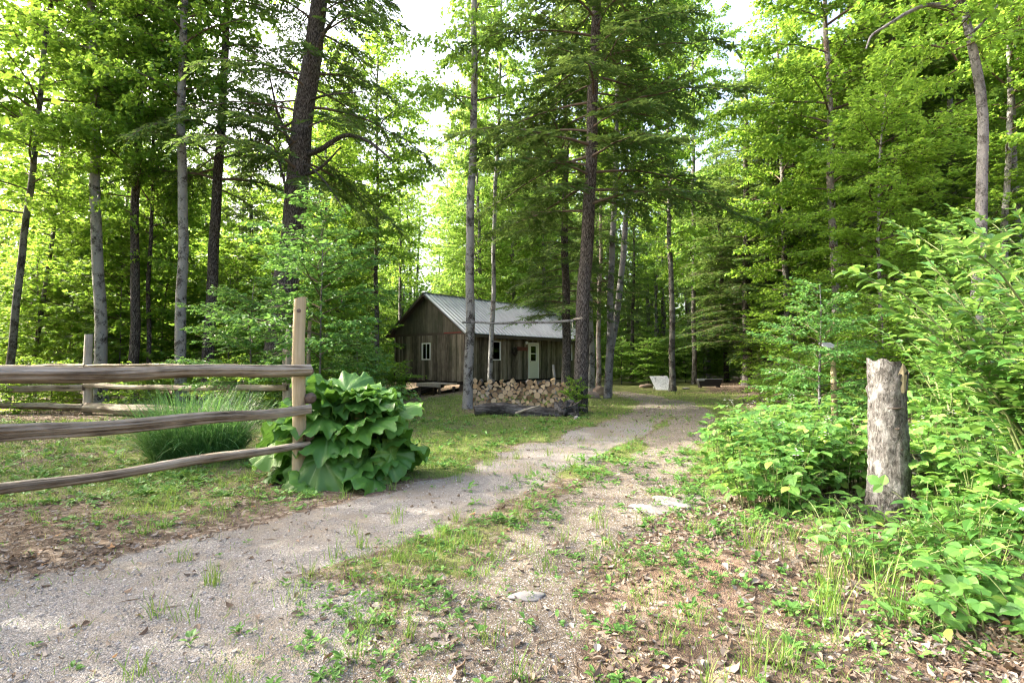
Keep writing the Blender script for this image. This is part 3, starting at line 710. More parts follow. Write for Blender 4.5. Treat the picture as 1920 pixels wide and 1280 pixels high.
for a, b in zip(yy[:-1], yy[1:]):
    za, zb_ = [ZR - SL * abs(q - RUN) - .06 for q in (a, b)]
    zm = ZR - SL * abs((a + b) / 2 - RUN) - .06
    t0 = -.034 - rng.uniform(0, .006)
    V = np.array([(t0, a + .001, 2.96), (t0, b - .001, 2.96), (t0, b - .001, zb_), (t0, a + .001, za), (0, a + .001, 2.96), (0, b - .001, 2.96), (0, b - .001, zb_), (0, a + .001, za)])
    mb.add(V, BOXF, 0)
g = mb.build('gable', M['gable'], cabin)
mb = MB(); box(mb, (-.065, -.02, 2.86), (-.012, CW + .02, 2.985)); box(mb, (-.045, -.05, ZF - .02), (-.0, .04, 2.86)); mb.build('trim_board', M['darkwood'], cabin)
M['redpaint'] = plain_mat('faded_red_paint', (.22, .035, .03), .8, 0, .5, 20)
mb = MB(); box(mb, (-.072, .12, 2.93), (-.0665, 1.5, 2.978)); p = mb.build('painted_strip', M['redpaint'], cabin); p['label'] = 'faded red strip along the foot of the gable'
# rear walls, floor, inside
mb = MB(); box(mb, (0, CW - .03, ZF), (CL, CW, ZW)); box(mb, (CL - .03, .002, ZF), (CL, CW - .032, ZW)); mb.build('rear_wall', M['boards'], cabin)
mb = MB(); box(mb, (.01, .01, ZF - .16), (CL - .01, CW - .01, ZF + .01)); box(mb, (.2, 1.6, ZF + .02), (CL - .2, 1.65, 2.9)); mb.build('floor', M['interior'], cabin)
for x, y in ((.25, .3), (.25, 2.7), (.25, CW - .25), (3.9, .3), (7.6, .3), (11., .3), (11., CW - .3), (5.6, CW - .3)):
    mb = MB(); P = Matrix.Rotation(CROT, 3, 'Z') @ Vector((x, y, 0)) + K0; zg = hz(P.x, P.y) - .25
    box(mb, (x - .17, y - .17, zg), (x + .17, y + .17, ZF - .165), jit=.006); mb.build('pier', M['darkwood'], cabin)
# roof: two ribbed sheets
mb = MB()
for sgn in (1, -1):
    xs_, zs_ = [], []
    x = -RAKE
    while x < CL + .35:
        for dx, dz in ((0, 0), (.13, 0), (.145, .05), (.19, .05), (.205, 0)): xs_.append(x + dx); zs_.append(dz)
        x += .30
    xs_ = np.array(xs_); zs_ = np.array(zs_)
    ts = np.linspace(0, 1, 5); V = []
    for t_ in ts:
        run = (RUN + OVH) * t_; y = RUN - sgn * run; z = ZR - SL * run + .03
        V.append(np.stack([xs_, np.full_like(xs_, y) + rng.normal(0, .006), z + zs_], 1))
    V = np.array(V); n = len(xs_); i = np.arange(4)[:, None] * n + np.arange(n - 1)[None]
    F = np.stack([i, i + 1, i + n + 1, i + n], -1).reshape(-1, 4)
    if sgn > 0: F = F[:, ::-1]
    mb.add(V.reshape(-1, 3), F, 0)
    lo_ = V.reshape(-1, 3) - np.array((0, 0, .012)); mb.add(lo_, F[:, ::-1], 0)
roof = mb.build('roof', M['roof'], cabin)
mb = MB()
for sgn in (1, -1):
    a = math.atan(SL) * sgn
    Mx = Matrix.Translation((0, RUN, ZR)) @ Matrix.Rotation(a, 4, 'X')
    ln = (RUN + OVH) / math.cos(math.atan(SL))
    y0, y1 = (-ln, -.03) if sgn > 0 else (.03, ln)
    box(mb, (-RAKE + .02, y0, -.10), (-RAKE + .06, y1, -.012), 0, Mx)
    box(mb, (-RAKE + .06, y0 + .02, -.045), (CL + .3, y1 - .02, -.015), 0, Mx)
    for xr in np.arange(.3, CL, 1.2): box(mb, (xr, y0 + .04, -.16), (xr + .05, y1 - .1, -.046), 0, Mx)
mb.build('rafters', M['darkwood'], cabin)
mb = MB(); box(mb, (-RAKE + .06, -OVH + .02, 2.70), (CL + .3, -OVH + .05, 2.84)); mb.build('fascia', M['darkwood'], cabin)
mb = MB(); box(mb, (-RAKE, RUN - .10, ZR + .035), (CL + .3, RUN + .10, ZR + .058)); mb.build('ridge_cap', M['roof'], roof)

def window(o, front, parent, curtain=None, mull=True):
    a, b, z0, z1 = o; d0, d1 = -.06, .03; w_ = .055
    def bx(mb, u0, u1, zz0, zz1, dd0=d0, dd1=d1):
        if front: box(mb, (u0, dd0, zz0), (u1, dd1, zz1))
        else: box(mb, (dd0, u0, zz0), (dd1, u1, zz1))
    mb = MB(); bx(mb, a, a + w_, z0, z1); bx(mb, b - w_, b, z0, z1); bx(mb, a + w_, b - w_, z0, z0 + w_); bx(mb, a + w_, b - w_, z1 - w_, z1)
    if mull: bx(mb, (a + b) / 2 - .014, (a + b) / 2 + .014, z0 + w_, z1 - w_, -.045, .02)
    win = mb.build('window', M['white'], parent)
    mb = MB(); bx(mb, a + w_, b - w_, z0 + w_, z1 - w_, -.012, -.006); mb.build('pane', M['glass'], win)
    if curtain:
        mb = MB(); n = 14; uu = np.linspace(a + w_, a + (b - a) * .42 if curtain[1] else b - w_, n)
        for q, r in zip(uu[:-1], uu[1:]):
            dd = .10 + .02 * math.sin(q * 60); bx(mb, q, r, z0 + .02, z1 - .02, dd, dd + .012)
        mb.build('curtain', M[curtain[0]], win)
    return win
window(GW, False, cabin, ('curtain_brown', True)); window(FW1, True, cabin, ('curtain_brown', True), False); window(FW2, True, cabin, None)
# door
a, b, z0, z1 = FD
mb = MB(); box(mb, (a, -.06, z0), (a + .07, .03, z1)); box(mb, (b - .07, -.06, z0), (b, .03, z1)); box(mb, (a + .07, -.06, z1 - .07), (b - .07, .03, z1)); fr_ = mb.build('door_frame', M['white'], cabin)
da, db, dz0, dz1 = a + .074, b - .074, z0 + .01, z1 - .074
wa, wb, wz0, wz1 = da + .16, db - .16, z0 + 1.02, dz1 - .14
mb = MB(); box(mb, (da, -.035, dz0), (wa, .01, dz1)); box(mb, (wb, -.035, dz0), (db, .01, dz1)); box(mb, (wa, -.035, dz0), (wb, .01, wz0)); box(mb, (wa, -.035, wz1), (wb, .01, dz1))
for px_ in (wa - .02, (wa + wb) / 2 + .01):
    box(mb, (px_, -.042, dz0 + .16), (px_ + .24, -.0355, wz0 - .14))
door = mb.build('door', M['doorpaint'], cabin)
mb = MB(); zm = (wz0 + wz1) / 2; box(mb, (wa, -.045, zm - .02), (wb, .0, zm + .02))
for u0, u1, v0, v1 in ((wa - .03, wa, wz0 - .03, wz1 + .03), (wb, wb + .03, wz0 - .03, wz1 + .03), (wa, wb, wz0 - .03, wz0), (wa, wb, wz1, wz1 + .03)): box(mb, (u0, -.048, v0), (u1, -.036, v1))
mb.build('glazing_bar', M['white'], door)
mb = MB(); box(mb, (wa, -.012, wz0), (wb, -.006, wz1)); mb.build('pane', M['glass'], door)
mb = MB()
for q in np.linspace(wa, wb - .03, 14): box(mb, (q, .05 + .01 * math.sin(q * 70), wz0 + .25), (q + .028, .06 + .01 * math.sin(q * 70), wz1))
mb.build('curtain', M['curtain'], door)
mb = MB(); tube(mb, [(da + .06, -.035, 1.45), (da + .06, -.085, 1.45), (da + .06, -.10, 1.45)], [.012, .012, .03], 10, 0, cap=True); mb.build('handle', plain_mat('dull_brass', (.35, .27, .12), .35, .9), door)
mb = MB(); lx = 4.86
tube(mb, [(lx, -.03, 2.66), (lx, -.16, 2.70), (lx, -.2, 2.66)], .018, 8, 0, cap=True); tube(mb, [(lx, -.2, 2.67), (lx, -.2, 2.60)], [.09, .075], 10, 0, cap=True)
tube(mb, [(lx, -.2, 2.60), (lx, -.2, 2.50), (lx, -.2, 2.44)], [.07, .085, .03], 10, 1, cap=True); mb.build('wall_lamp', [M['darkwood'], M['white']], cabin)
# placed on the cabin
def cab(x, y, z): return Matrix.Rotation(CROT, 3, 'Z') @ Vector((x, y, z)) + K0
o = MB(); box(o, (-.45, -.02, -.11), (.45, .02, .11), jit=.004); box(o, (-.40, -.032, -.07), (.40, -.0205, .07))
s = o.build('wall_plaque', plain_mat('dark_red_wood', (.10, .035, .028), .8, 0, .4)); s.location = cab(4.62, -.07, 2.18); s.rotation_euler = (0, 0, CROT); tag(s, 'dark reddish plank hung on the wall left of the cabin door', 'plaque')
o = MB(); th = np.linspace(0, 2 * PI, 19); tube(o, np.stack([.14 * np.cos(th), 0 * th, .17 * np.sin(th)], 1), .055, 8, 0, rough=.15)
n = 160; aa = rng.uniform(0, 2 * PI, n); leaves(o, np.stack([.14 * np.cos(aa), rng.normal(0, .03, n) - .03, .17 * np.sin(aa)], 1), rng.normal(0, 1, (n, 3)), rng.normal(0, 1, (n, 3)), .10, .05, T_DIA, 0)
s = o.build('wreath', plain_mat('dried_wreath', (.035, .030, .022), .95, 0, .5)); s.location = cab(3.86, -.12, 2.02); s.rotation_euler = (0, 0, CROT); tag(s, 'small dark dried wreath on the cabin wall between window and door', 'wreath')

dk = thing('porch_step', 'low dark timber deck below the cabin door, behind the woodpile', 'porch', cab(4.3, -1.45, 0), CROT)
mb = MB()
for k in range(8): box(mb, (0, .02 + k * .175, .30 + rng.uniform(0, .008)), (3.4, .185 + k * .175, .345), jit=.003)
mb.build('deck', M['darkwood'], dk)
for x in (.1, 1.65, 3.2):
    mb = MB(); box(mb, (x, .05, -.35), (x + .1, .15, .30)); mb.build('leg', M['darkwood'], dk)
pf = thing('platform', 'low weathered plank platform beside the cabin gable corner', 'platform', cab(-1.55, .15, 0), CROT)
mb = MB()
for k in range(6): box(mb, (.0 + k * .19, 0, .32 + rng.uniform(0, .01)), (.18 + k * .19, 1.75, .375), jit=.004)
box(mb, (-.04, 0, .20), (-.002, 1.75, .36)); mb.build('planking', M['post_grey'], pf)
for x, y in ((.02, .1), (.02, 1.55), (1., .1), (1., 1.55)):
    mb = MB(); box(mb, (x, y, -.45), (x + .1, y + .1, .20)); mb.build('leg', M['darkwood'], pf)
mb = MB()
for k in range(9):
    y = rng.uniform(1.9, 3.9); tube(mb, [tuple(cab(-.35 + rng.normal(0, .2), y + 1.1, -.42 + .03 * k)), tuple(cab(.1 + rng.normal(0, .2), y - .6, -.05 + .05 * k))], [.07, .06], 7, 0, True, cap=True, rough=.1)
s = mb.build('timber_heap', M['interior']); tag(s, 'dark heap of poles shoved under the cabin between its piers', 'timber heap')

# ------------------------------------------------------------------ split rail fences
def rail_mesh(L, a, seed, taper=.0):
    r = np.random.default_rng(seed); n, k = 60, 34; th = np.arange(k) * 2 * PI / k
    fa = np.sort(np.arange(5) * 1.2566 + r.uniform(-.35, .35, 5) + r.uniform(0, 6)); fd = r.uniform(.72, 1.0, 5)
    g = np.min([d_ / np.maximum(np.cos(th - a_), .12) for a_, d_ in zip(fa, fd)], axis=0); g = np.minimum(g, 1.35) * (1 + .12 * np.cos(2 * th + r.uniform(0, 6))) + r.normal(0, .085, k)
    s = np.linspace(0, 1, n); slow = 1 + .06 * np.sin(s * 7 + r.uniform(0, 6)) + .05 * np.sin(s * 17 + r.uniform(0, 6))
    gg = g[None] * slow[:, None] * (1 - taper * s)[:, None] * (1 + r.normal(0, .018, (n, k)))
    for q in range(7):                                          # long splits
        j = r.integers(0, k); c0 = r.uniform(0, .8); m = np.exp(-((s - c0 - .15) / .22) ** 4); gg[:, j] *= 1 - .30 * m
    P = np.stack([s * L, .03 * np.sin(s * 5 + r.uniform(0, 6)), .025 * np.sin(s * 4 + r.uniform(0, 6)) + .010 * np.sin(s * 19)], 1)
    mb = MB(); tube(mb, P, a, k, 0, True, cap=True, grooves=gg, capm=1)
    return mb.mesh('rail', [M['rail'], M['railend']])
def place_dir(o, p, q):
    d = Vector(q) - Vector(p); o.location = p; o.rotation_mode = 'QUATERNION'; o.rotation_quaternion = Vector((1, 0, 0)).rotation_difference(d.normalized()); return d.length
def rail(parent, p, q, a, seed, taper=0):
    p, q = Vector(p), Vector(q); o = link('rail', rail_mesh((q - p).length, a, seed, taper), parent); place_dir(o, p - Vector(parent.location), q - Vector(parent.location)); return o
def post_mesh(h, r, mat, slant=.1, k=14, knots=0, sink=.3):
    mb = MB(); s = np.linspace(-sink, h, 22); th = np.arange(k) * 2 * PI / k
    P = np.stack([.008 * np.sin(s * 3), .01 * np.sin(s * 2.2 + 1), s], 1)
    g = 1 + .05 * np.cos(2 * th + 1)[None] + .03 * np.sin(3 * th)[None] + .025 * np.sin(s * 2.7)[:, None] + rng.normal(0, .012, (len(s), k)); g[0:3] *= 1.06
    g[s > h - .7] *= .93
    tube(mb, P, r, k, 0, True, cap=True, grooves=g)
    V = mb.V[0]; V[-k:, 2] += slant * V[-k:, 0]
    return mb.mesh('post', [M[mat]])

P0 = Vector((-2.475, 6.4, hz(-2.475, 6.4))); PD = Vector((-4.0, 4.3, 0)) - Vector((-2.475, 6.4, 0))
ff = thing('rail_fence', 'near split-rail fence with three rails running out of the left edge', 'fence', P0)
link('post', post_mesh(2.17, .075, 'post_new', .3), ff)['label'] = 'tall smooth pale post at the right end'
kn = MB(); tube(kn, [(.0, -.070, 2.02), (.0, -.088, 2.02)], [.026, .018], 10, 0, cap=True); kn.build('knot', M['railend'], ff).location = (.012, 0, 0)
u = PD.normalized(); nrm = Vector((u.y, -u.x, 0)); nrm = nrm if nrm.y < 0 else -nrm
for zt_, z2, a, sd in ((1.315, 1.345, .059, 3), (.905, .885, .054, 4), (.475, .475, .054, 9)):
    off = nrm * .10
    p = P0 + off - u * .07 + Vector((0, 0, zt_)); q = P0 + off + u * 4.6 + Vector((0, 0, zt_ + (z2 - zt_) * 1.77))
    rail(ff, q, p, a, sd, .22)
for z_, x_, r_ in ((1.31, .10, .042), (1.0, .12, .062), (.56, .10, .060)):           # butt ends of the rails let into the far side
    mb = MB(); tube(mb, [(x_ - .10, .06, z_ - .01), (x_ - .02, .03, z_), (x_ + .03, .0, z_ + .01), (x_ + .055, -.02, z_)], [r_ * .8, r_, r_ * 1.05, r_ * .6], 11, 0, True, cap=True, rough=.10); mb.build('rail_stub', M['railend'], ff)
e = P0 + u * 4.5; lp = link('post', post_mesh(1.7, .07, 'post_grey', .1), ff); lp.location = (e.x - P0.x, e.y - P0.y, 0)

A = base(166, 15.4); B = base(543, 12.6); Lf = base(-90, 15.9)
bf = thing('rail_fence', 'far split-rail fence along the edge of the wood, half hidden by the near one', 'fence', A)
link('post', post_mesh(2.22, .105, 'post_grey', .1), bf)['label'] = 'thick grey bark-stripped post standing alone'
for dx, dy, h, r, m in ((0, 0, 2.32, .085, 'post_grey'), (-.17, .25, 1.75, .085, 'post_grey'), (.32, .35, 2.42, .045, 'rail')):
    o = link('post', post_mesh(h, r, m, -.2), bf); o.location = (B.x - A.x + dx, B.y - A.y + dy, B.z - A.z)
o = link('post', post_mesh(2.1, .11, 'post_grey', .1), bf); o.location = Lf - A
for p, q, zs, a, sd, tp in ((Lf, A, (1.29, 1.29), .085, 11, .0), (Lf, A, (.70, .72), .075, 12, 0), (Lf, A, (.20, .24), .085, 13, .0), (A, B, (1.32, 1.36), .050, 14, 0), (A, B, (.80, .86), .06, 15, .0), (A, B, (.22, .22), .12, 16, .2)):
    rail(bf, Vector(p) + Vector((0, -.13, zs[0])), Vector(q) + Vector((0, -.13, zs[1])), a, sd, tp)

# ------------------------------------------------------------------ woodpile
M['cut'] = None
def cut_mat():
    t = NT('cut_log_end'); oi = t.n('ObjectInfo'); v = t.coords((1, .1, 1)); n = t.noise(v, 14, 5, .7); n2 = t.noise(v, 60, 3, .7)
    w_ = t.n('TexWave', wave_type='RINGS', rings_direction='Y'); t.set(w_, 'Vector', v); t.set(w_, 'Scale', 22); t.set(w_, 'Distortion', 3); 
    f = t.math('ADD', t.math('MULTIPLY', n, .6), t.math('MULTIPLY', oi.outputs['Random'], .5))
    c = t.ramp(f, [(.30, (.17, .11, .06)), (.48, (.40, .28, .15)), (.70, (.55, .42, .25)), (.9, (.40, .37, .32))])
    c = t.mix(t.math('MULTIPLY', w_.outputs['Fac'], .25), c, (.24, .15, .08))
    c = t.mix(t.maprange(n2, .6, .75, 0, .5), c, (.12, .08, .05))
    t.bsdf(c, .85, t.bump(n2, .4, .01), spec=.12); return t.m
M['cut'] = cut_mat()
M['logbark'] = bark_mat('log_bark', (.045, .035, .028), (.15, .115, .085), (.30, .26, .22), 14, (.36, .35, .32), .3)
def log_mesh(kind, sd):
    r = np.random.default_rng(sd); k = 18
    th = np.linspace(0, 2 * PI, k, endpoint=False)
    if kind == 'round': R = 1 + .05 * np.cos(2 * th + r.uniform(0, 6)) + r.normal(0, .025, k); X, Z = R * np.cos(th), R * np.sin(th); barkm = np.ones(k, bool)
    else:
        half = PI * .5 if kind == 'half' else r.uniform(.45, .75)
        arc = np.linspace(-half, half, 10); X = list(np.cos(arc)); Z = list(np.sin(arc)); 
        ed = np.linspace(0, 1, 5)[1:-1]
        if kind == 'half': X += [0 + r.normal(0, .04) for _ in ed]; Z += [1 - 2 * q for q in ed]
        else:
            X += [math.cos(half) * (1 - q) + r.normal(0, .03) for q in ed] + [0.05] + [math.cos(half) * q + r.normal(0, .03) for q in ed]
            Z += [math.sin(half) * (1 - q) for q in ed] + [0] + [-math.sin(half) * q for q in ed]
        X = np.array(X); Z = np.array(Z); X -= (X.max() + X.min()) / 2; Z -= (Z.max() + Z.min()) / 2
        m = np.hypot(X, Z).max(); X /= m; Z /= m; k = len(X); barkm = np.arange(k) < 9; a = r.uniform(0, 6); X, Z = X * math.cos(a) - Z * math.sin(a), X * math.sin(a) + Z * math.cos(a)
    mb = MB(); ysl = np.array([0, .02, .13, .27, .38, .40]) ; sc = np.array([.97, 1, 1, .99, 1, .97]) 
    tilt = r.normal(0, .12); V = []
    for y, s in zip(ysl, sc): V.append(np.stack([X * s, np.full(k, y) + (X * tilt * .15 if y < .1 else 0), Z * s], 1))
    V = np.array(V); n = len(ysl); i = np.arange(n - 1)[:, None] * k; j = np.arange(k)[None]; j2 = (j + 1) % k
    F = np.stack([i + j, i + k + j, i + k + j2, i + j2], -1)
    VV = V.reshape(-1, 3)
    for q in range(k): pass
    mb.V.append(VV); mb.n = len(VV)
    mb.F.append((F[:, barkm].reshape(-1, 4), 1, True))
    if (~barkm).any(): mb.F.append((F[:, ~barkm].reshape(-1, 4), 0, False))
    for e in (0, n - 1):
        c = V[e].mean(0) + np.array((0, r.normal(0, .008), 0)); b_ = mb.n; mb.V.append(c[None]); mb.n += 1
        mb.F.append((np.array([((e * k + q), (e * k + (q + 1) % k), b_) if e == 0 else (e * k + (q + 1) % k, e * k + q, b_) for q in range(k)]), 0, False))
    return mb.mesh('log_' + kind, [M['cut'], M['logbark']])
LOGS = {kd: [log_mesh(kd, 50 + i * 7 + len(kd)) for i in range(5)] for kd in ('round', 'half', 'split')}
x0, x1 = -1.34, 1.80; ztop = lambda x: .92 + .05 * math.sin(x * 3.1 + .5) + .03 * math.sin(x * 7)
circ = []
rr_ = np.random.default_rng(5)
def try_place(r):
    best = None; cand = [(x, r) for x in np.linspace(x0 + r, x1 - r, 60)]
    for (ax, az, ar) in circ:
        for wx in (x0 + r, x1 - r):
            dx = wx - ax
            if abs(dx) < ar + r: cand.append((wx, az + math.sqrt((ar + r) ** 2 - dx * dx)))
    for i in range(len(circ)):
        for j in range(i):
            ax, az, ar = circ[i]; bx_, bz, br = circ[j]; D = math.hypot(ax - bx_, az - bz); ra_, rb = ar + r, br + r
            if D > ra_ + rb or D < 1e-6: continue
            t_ = (ra_ ** 2 - rb ** 2 + D * D) / (2 * D); h2 = ra_ ** 2 - t_ * t_
            if h2 < 0: continue
            h_ = math.sqrt(h2); mx, mz = ax + (bx_ - ax) * t_ / D, az + (bz - az) * t_ / D
            for s_ in (1, -1): cand.append((mx + s_ * h_ * (bz - az) / D, mz - s_ * h_ * (bx_ - ax) / D))
    C = np.array(circ) if circ else None
    for x, z in sorted(cand, key=lambda c: c[1] + .0 * c[0]):
        if z < r - 1e-6 or x < x0 + r - 1e-6 or x > x1 - r + 1e-6: continue
        if C is not None and (np.hypot(C[:, 0] - x, C[:, 1] - z) < C[:, 2] + r - 1e-4).any(): continue
        return (x, z, r)
while len(circ) < 190:
    r = float(rr_.choice([.05, .06, .07, .08, .095], p=[.12, .22, .26, .25, .15])) * rr_.uniform(.92, 1.1)
    c = try_place(r)
    if c is None or c[1] + r > ztop(c[0]) + .08: break
    circ.append(c)
zp = hz(.2, 17.5)
LBL = {'round': 'round firewood log with pale sawn end stacked in the woodpile', 'half': 'half-round split firewood stacked in the woodpile', 'split': 'wedge-shaped split firewood stacked in the woodpile'}
for x, z, r in circ:
    kd = str(rr_.choice(['round', 'half', 'split'], p=[.40, .18, .42])) if r > .055 else 'round'
    o = link('firewood_log', LOGS[kd][int(rr_.integers(0, 5))]); k = r * (1.02 if kd == 'round' else 1.18 if kd == 'half' else 1.22)
    o.scale = (k, 1, k); o.location = (x, 17.35 + rr_.uniform(-.05, .05), zp + z); o.rotation_euler = (rr_.normal(0, .05), rr_.uniform(0, 6.28), rr_.normal(0, .075))
    tag(o, LBL[kd], 'firewood', kd + ' firewood in the woodpile')
# old log and root plate in front
def lumpy(mb, P, R, k, amp, seed, m=0, cap=True):
    r = np.random.default_rng(seed); n = len(P); th = np.arange(k) * 2 * PI / k; s = np.linspace(0, 1, n)
    g = np.ones((n, k))
    for f in (2, 3, 5, 7): g += amp / f ** .5 * np.cos(f * th[None] + r.uniform(0, 6) + 3 * np.sin(s * r.uniform(3, 9) + r.uniform(0, 6))[:, None]) * .5
    g += r.normal(0, amp * .2, (n, k)); tube(mb, P, R, k, m, True, cap=cap, grooves=g)
M['oldlog'] = wood_mat('rotten_log', 0, [(.40, (.010, .009, .008)), (.52, (.035, .032, .028)), (.62, (.10, .095, .088)), (.82, (.27, .26, .245))], 12, 1.8, 1., .05, 0)
s = np.linspace(0, 1, 30); yl = 14.75; zl = hz(.2, yl)
P = np.stack([-1.0 + 2.25 * s, yl + .10 * np.sin(s * 4), zl + .11 + .05 * np.sin(s * 5 + .5)], 1)
mb = MB(); lumpy(mb, P, .14 + .05 * np.sin(s * 3.2) + .0, 26, .24, 4)
mb.build('fallen_log', M['oldlog']); o = bpy.data.objects['fallen_log']; tag(o, 'dark rotten log lying on the ground in front of the woodpile', 'log')
sl = MB(); tube(sl, np.stack([np.linspace(.1, .75, 9), 14.56 - .05 * np.linspace(0, 1, 9), zl + .08 + .22 * np.linspace(0, 1, 9) ** .8], 1), np.linspace(.035, .02, 9), 8, 0, True, cap=True, rough=.12)
o2 = sl.build('broken_slab', M['rail'], o); o2['label'] = 'silvery split-off slab lying along the log'
mb = MB(); s = np.linspace(0, 1, 12); P = np.stack([1.12 + .62 * s, 14.6 + 0 * s, zl + .14 + .02 * s], 1); lumpy(mb, P, .21 + .04 * np.sin(s * 3), 22, .45, 8)
for k in range(14):
    a = rng.uniform(0, 2 * PI); q = np.array((1.3 + rng.uniform(-.1, .35), 14.5 + .1 * math.cos(a), zl + .16 + .1 * math.sin(a))); dvec = np.array((rng.uniform(.0, .3), -.25, rng.uniform(-.15, .2)))
    tube(mb, [q, q + dvec * .5, q + dvec + rng.normal(0, .04, 3)], [.035, .025, .008], 6, 0)
tag(mb.build('root_stump', M['oldlog']), 'gnarled dark root stump lying at the foot of the roped hemlock', 'stump')
# cross pole and rope
p, q = at(868, 605, 16.8), at(1076, 603, 15.25)
mb = MB(); L = (q - p).length; s = np.linspace(0, 1, 20); tube(mb, np.stack([s * L, .01 * np.sin(s * 9), -.03 * np.sin(s * PI) + .012 * np.sin(s * 14)], 1), np.linspace(.030, .038, 20), 10, 0, True, cap=True, rough=.05)
o = mb.build('cross_pole', M['bark_grey']); place_dir(o, p + Vector((0, -.16, 0)), q + Vector((0, -.25, 0))); tag(o, 'thin grey pole lashed level between two trunks above the woodpile', 'pole')
c = at(1088, 598, 15.4); th = np.linspace(0, 2 * PI, 25); mb = MB()
for dz, rr in ((0, .205), (.03, .20)): tube(mb, np.stack([c.x + rr * np.cos(th), c.y + rr * np.sin(th), c.z + dz + .03 * np.cos(th)], 1), .011, 6, 0)
tube(mb, [(c.x - .2, c.y - .05, c.z), (c.x - .24, c.y - .14, c.z - .12), (c.x - .22, c.y - .16, c.z - .34)], [.011, .011, .008], 6, 0)
tag(mb.build('rope', plain_mat('pale_rope', (.42, .38, .30), .9)), 'pale rope looped round the hemlock trunk at the end of the pole', 'rope')
b = base(1040, 19.2); mb = MB(); tube(mb, [(b.x + .06, b.y, b.z - .1), (b.x + .02, b.y, b.z + .6), (b.x - .05, b.y, b.z + 1.32)], [.055, .05, .042], 10, 0, True, cap=True, rough=.05)
tag(mb.build('wooden_stake', M['bark_pale']), 'pale bark stake leaning up behind the woodpile near the door', 'stake')

def stump_mat():
    t = NT('lichened_stump'); v = t.coords((1, 1, .42)); v2 = t.coords()
    n = t.noise(v, 34, 6, .75, .8); b = t.noise(v2, 7, 4, .6); f = t.noise(v2, 80, 3, .6)
    h = t.math('ADD', t.math('MULTIPLY', n, .8), t.math('MULTIPLY', b, .3))
    c = t.ramp(h, [(.42, (.022, .02, .018)), (.50, (.085, .08, .074)), (.60, (.165, .16, .152)), (.78, (.29, .284, .272))])
    c = t.mix(t.maprange(b, .52, .66, 0, .6), c, (.27, .27, .262))
    c = t.mix(t.maprange(f, .60, .72, 0, .8), c, (.045, .04, .038))
    t.bsdf(c, .95, t.bump(h, 1., .05), spec=.1); return t.m
# ------------------------------------------------------------------ stump, stones, panel, trough, feeder
M['stumpbark'] = stump_mat()
st = base(1660, 5.0); root = thing('tree_stump', 'tall broken grey stump covered in pale lichen at the right of the drive', 'stump', st)
n, k = 40, 40; th = np.arange(k) * 2 * PI / k; s = np.linspace(-.15, 1.47 - st.z, n)
P = np.stack([.035 * s + .015 * np.sin(s * 4), .0 * s, s], 1); P[:, 0] -= .02
g = 1 + .06 * np.cos(2 * th)[None] + .10 * np.exp(-(s + .15) / .3)[:, None] * (1 + np.cos(3 * th))[None] + .025 * np.sin(6 * th + 1)[None] + .04 * np.sin(s * 5)[:, None] + rng.normal(0, .034, (n, k))
mb = MB(); tube(mb, P, .156, k, 0, True, grooves=g)
V = mb.V[0].reshape(n, k, 3); xr = V[-1, :, 0]; V[-1, :, 2] += np.where(xr < .02, .03, -.055) + .012 * np.sin(th * 5) + rng.normal(0, .008, k); V[-2, :, 2] += np.where(xr < .02, .02, -.05)
ring = V[-1]; inner = ring * np.array((.78, .78, 1)) + np.array((.22 * ring[:, 0].mean(), 0, -.02)); c = inner.mean(0) + np.array((0, 0, -.09)); b_ = mb.n
idx = np.arange(k); nx_ = (idx + 1) % k
mb.add(np.vstack([ring, inner, c]), [np.stack([idx, nx_, nx_ + k, idx + k], 1), np.stack([idx + k, nx_ + k, np.full(k, 2 * k)], 1)], 1, False)
mb.build('trunk', [M['stumpbark'], M['railend']], root)
mb = MB(); n1 = 9
for zc, xc, wv, hh, dep in ((1.24, .035, .045, .13, .018),):
    tt = np.linspace(0, 2 * PI, 20, endpoint=False); ring = np.stack([xc + wv * np.cos(tt) * (1 + .15 * np.sin(3 * tt)), np.full(20, -.172), zc + hh * np.sin(tt)], 1); ring[:, 1] += .02 * np.abs(np.cos(tt))
    mb.add(np.vstack([ring, [(xc, -.176, zc)]]), np.array([(i, (i + 1) % 20, 20) for i in range(20)]), 0)
mb.build('bare_patch', M['post_new'], root)['label'] = 'bare tan patch where the bark has gone'
sc_ = MB(); 
for z_, x_, w2 in ((.98, -.03, .07), (.80, -.02, .02), (.62, .01, .025)): tube(sc_, [(x_ - w2, -.160, z_), (x_, -.171, z_ - .004), (x_ + w2, -.160, z_ + .006)], [.004, .008, .004], 6, 0)
sc_.build('scar', M['railend'], root)
b = base(1722, 5.3); mb = MB(); s = np.linspace(0, 1, 10); P = np.stack([b.x + .02 * s, b.y + 0 * s, b.z - .1 + .55 * s], 1); lumpy(mb, P, np.linspace(.15, .105, 10), 20, .25, 12)
tag(mb.build('old_stump', M['oldlog']), 'short dark rotten stump just right of the tall grey stump', 'stump')
b = base(1800, 6.2); mb = MB(); s = np.linspace(0, 1, 16); P = np.stack([b.x - .5 + 1.1 * s, b.y + .3 * s, b.z + .18 + .05 * s], 1); lumpy(mb, P, .12, 16, .25, 14)
tag(mb.build('fallen_branch', M['oldlog']), 'dark mossy log half buried in leaves behind the short stump', 'log')

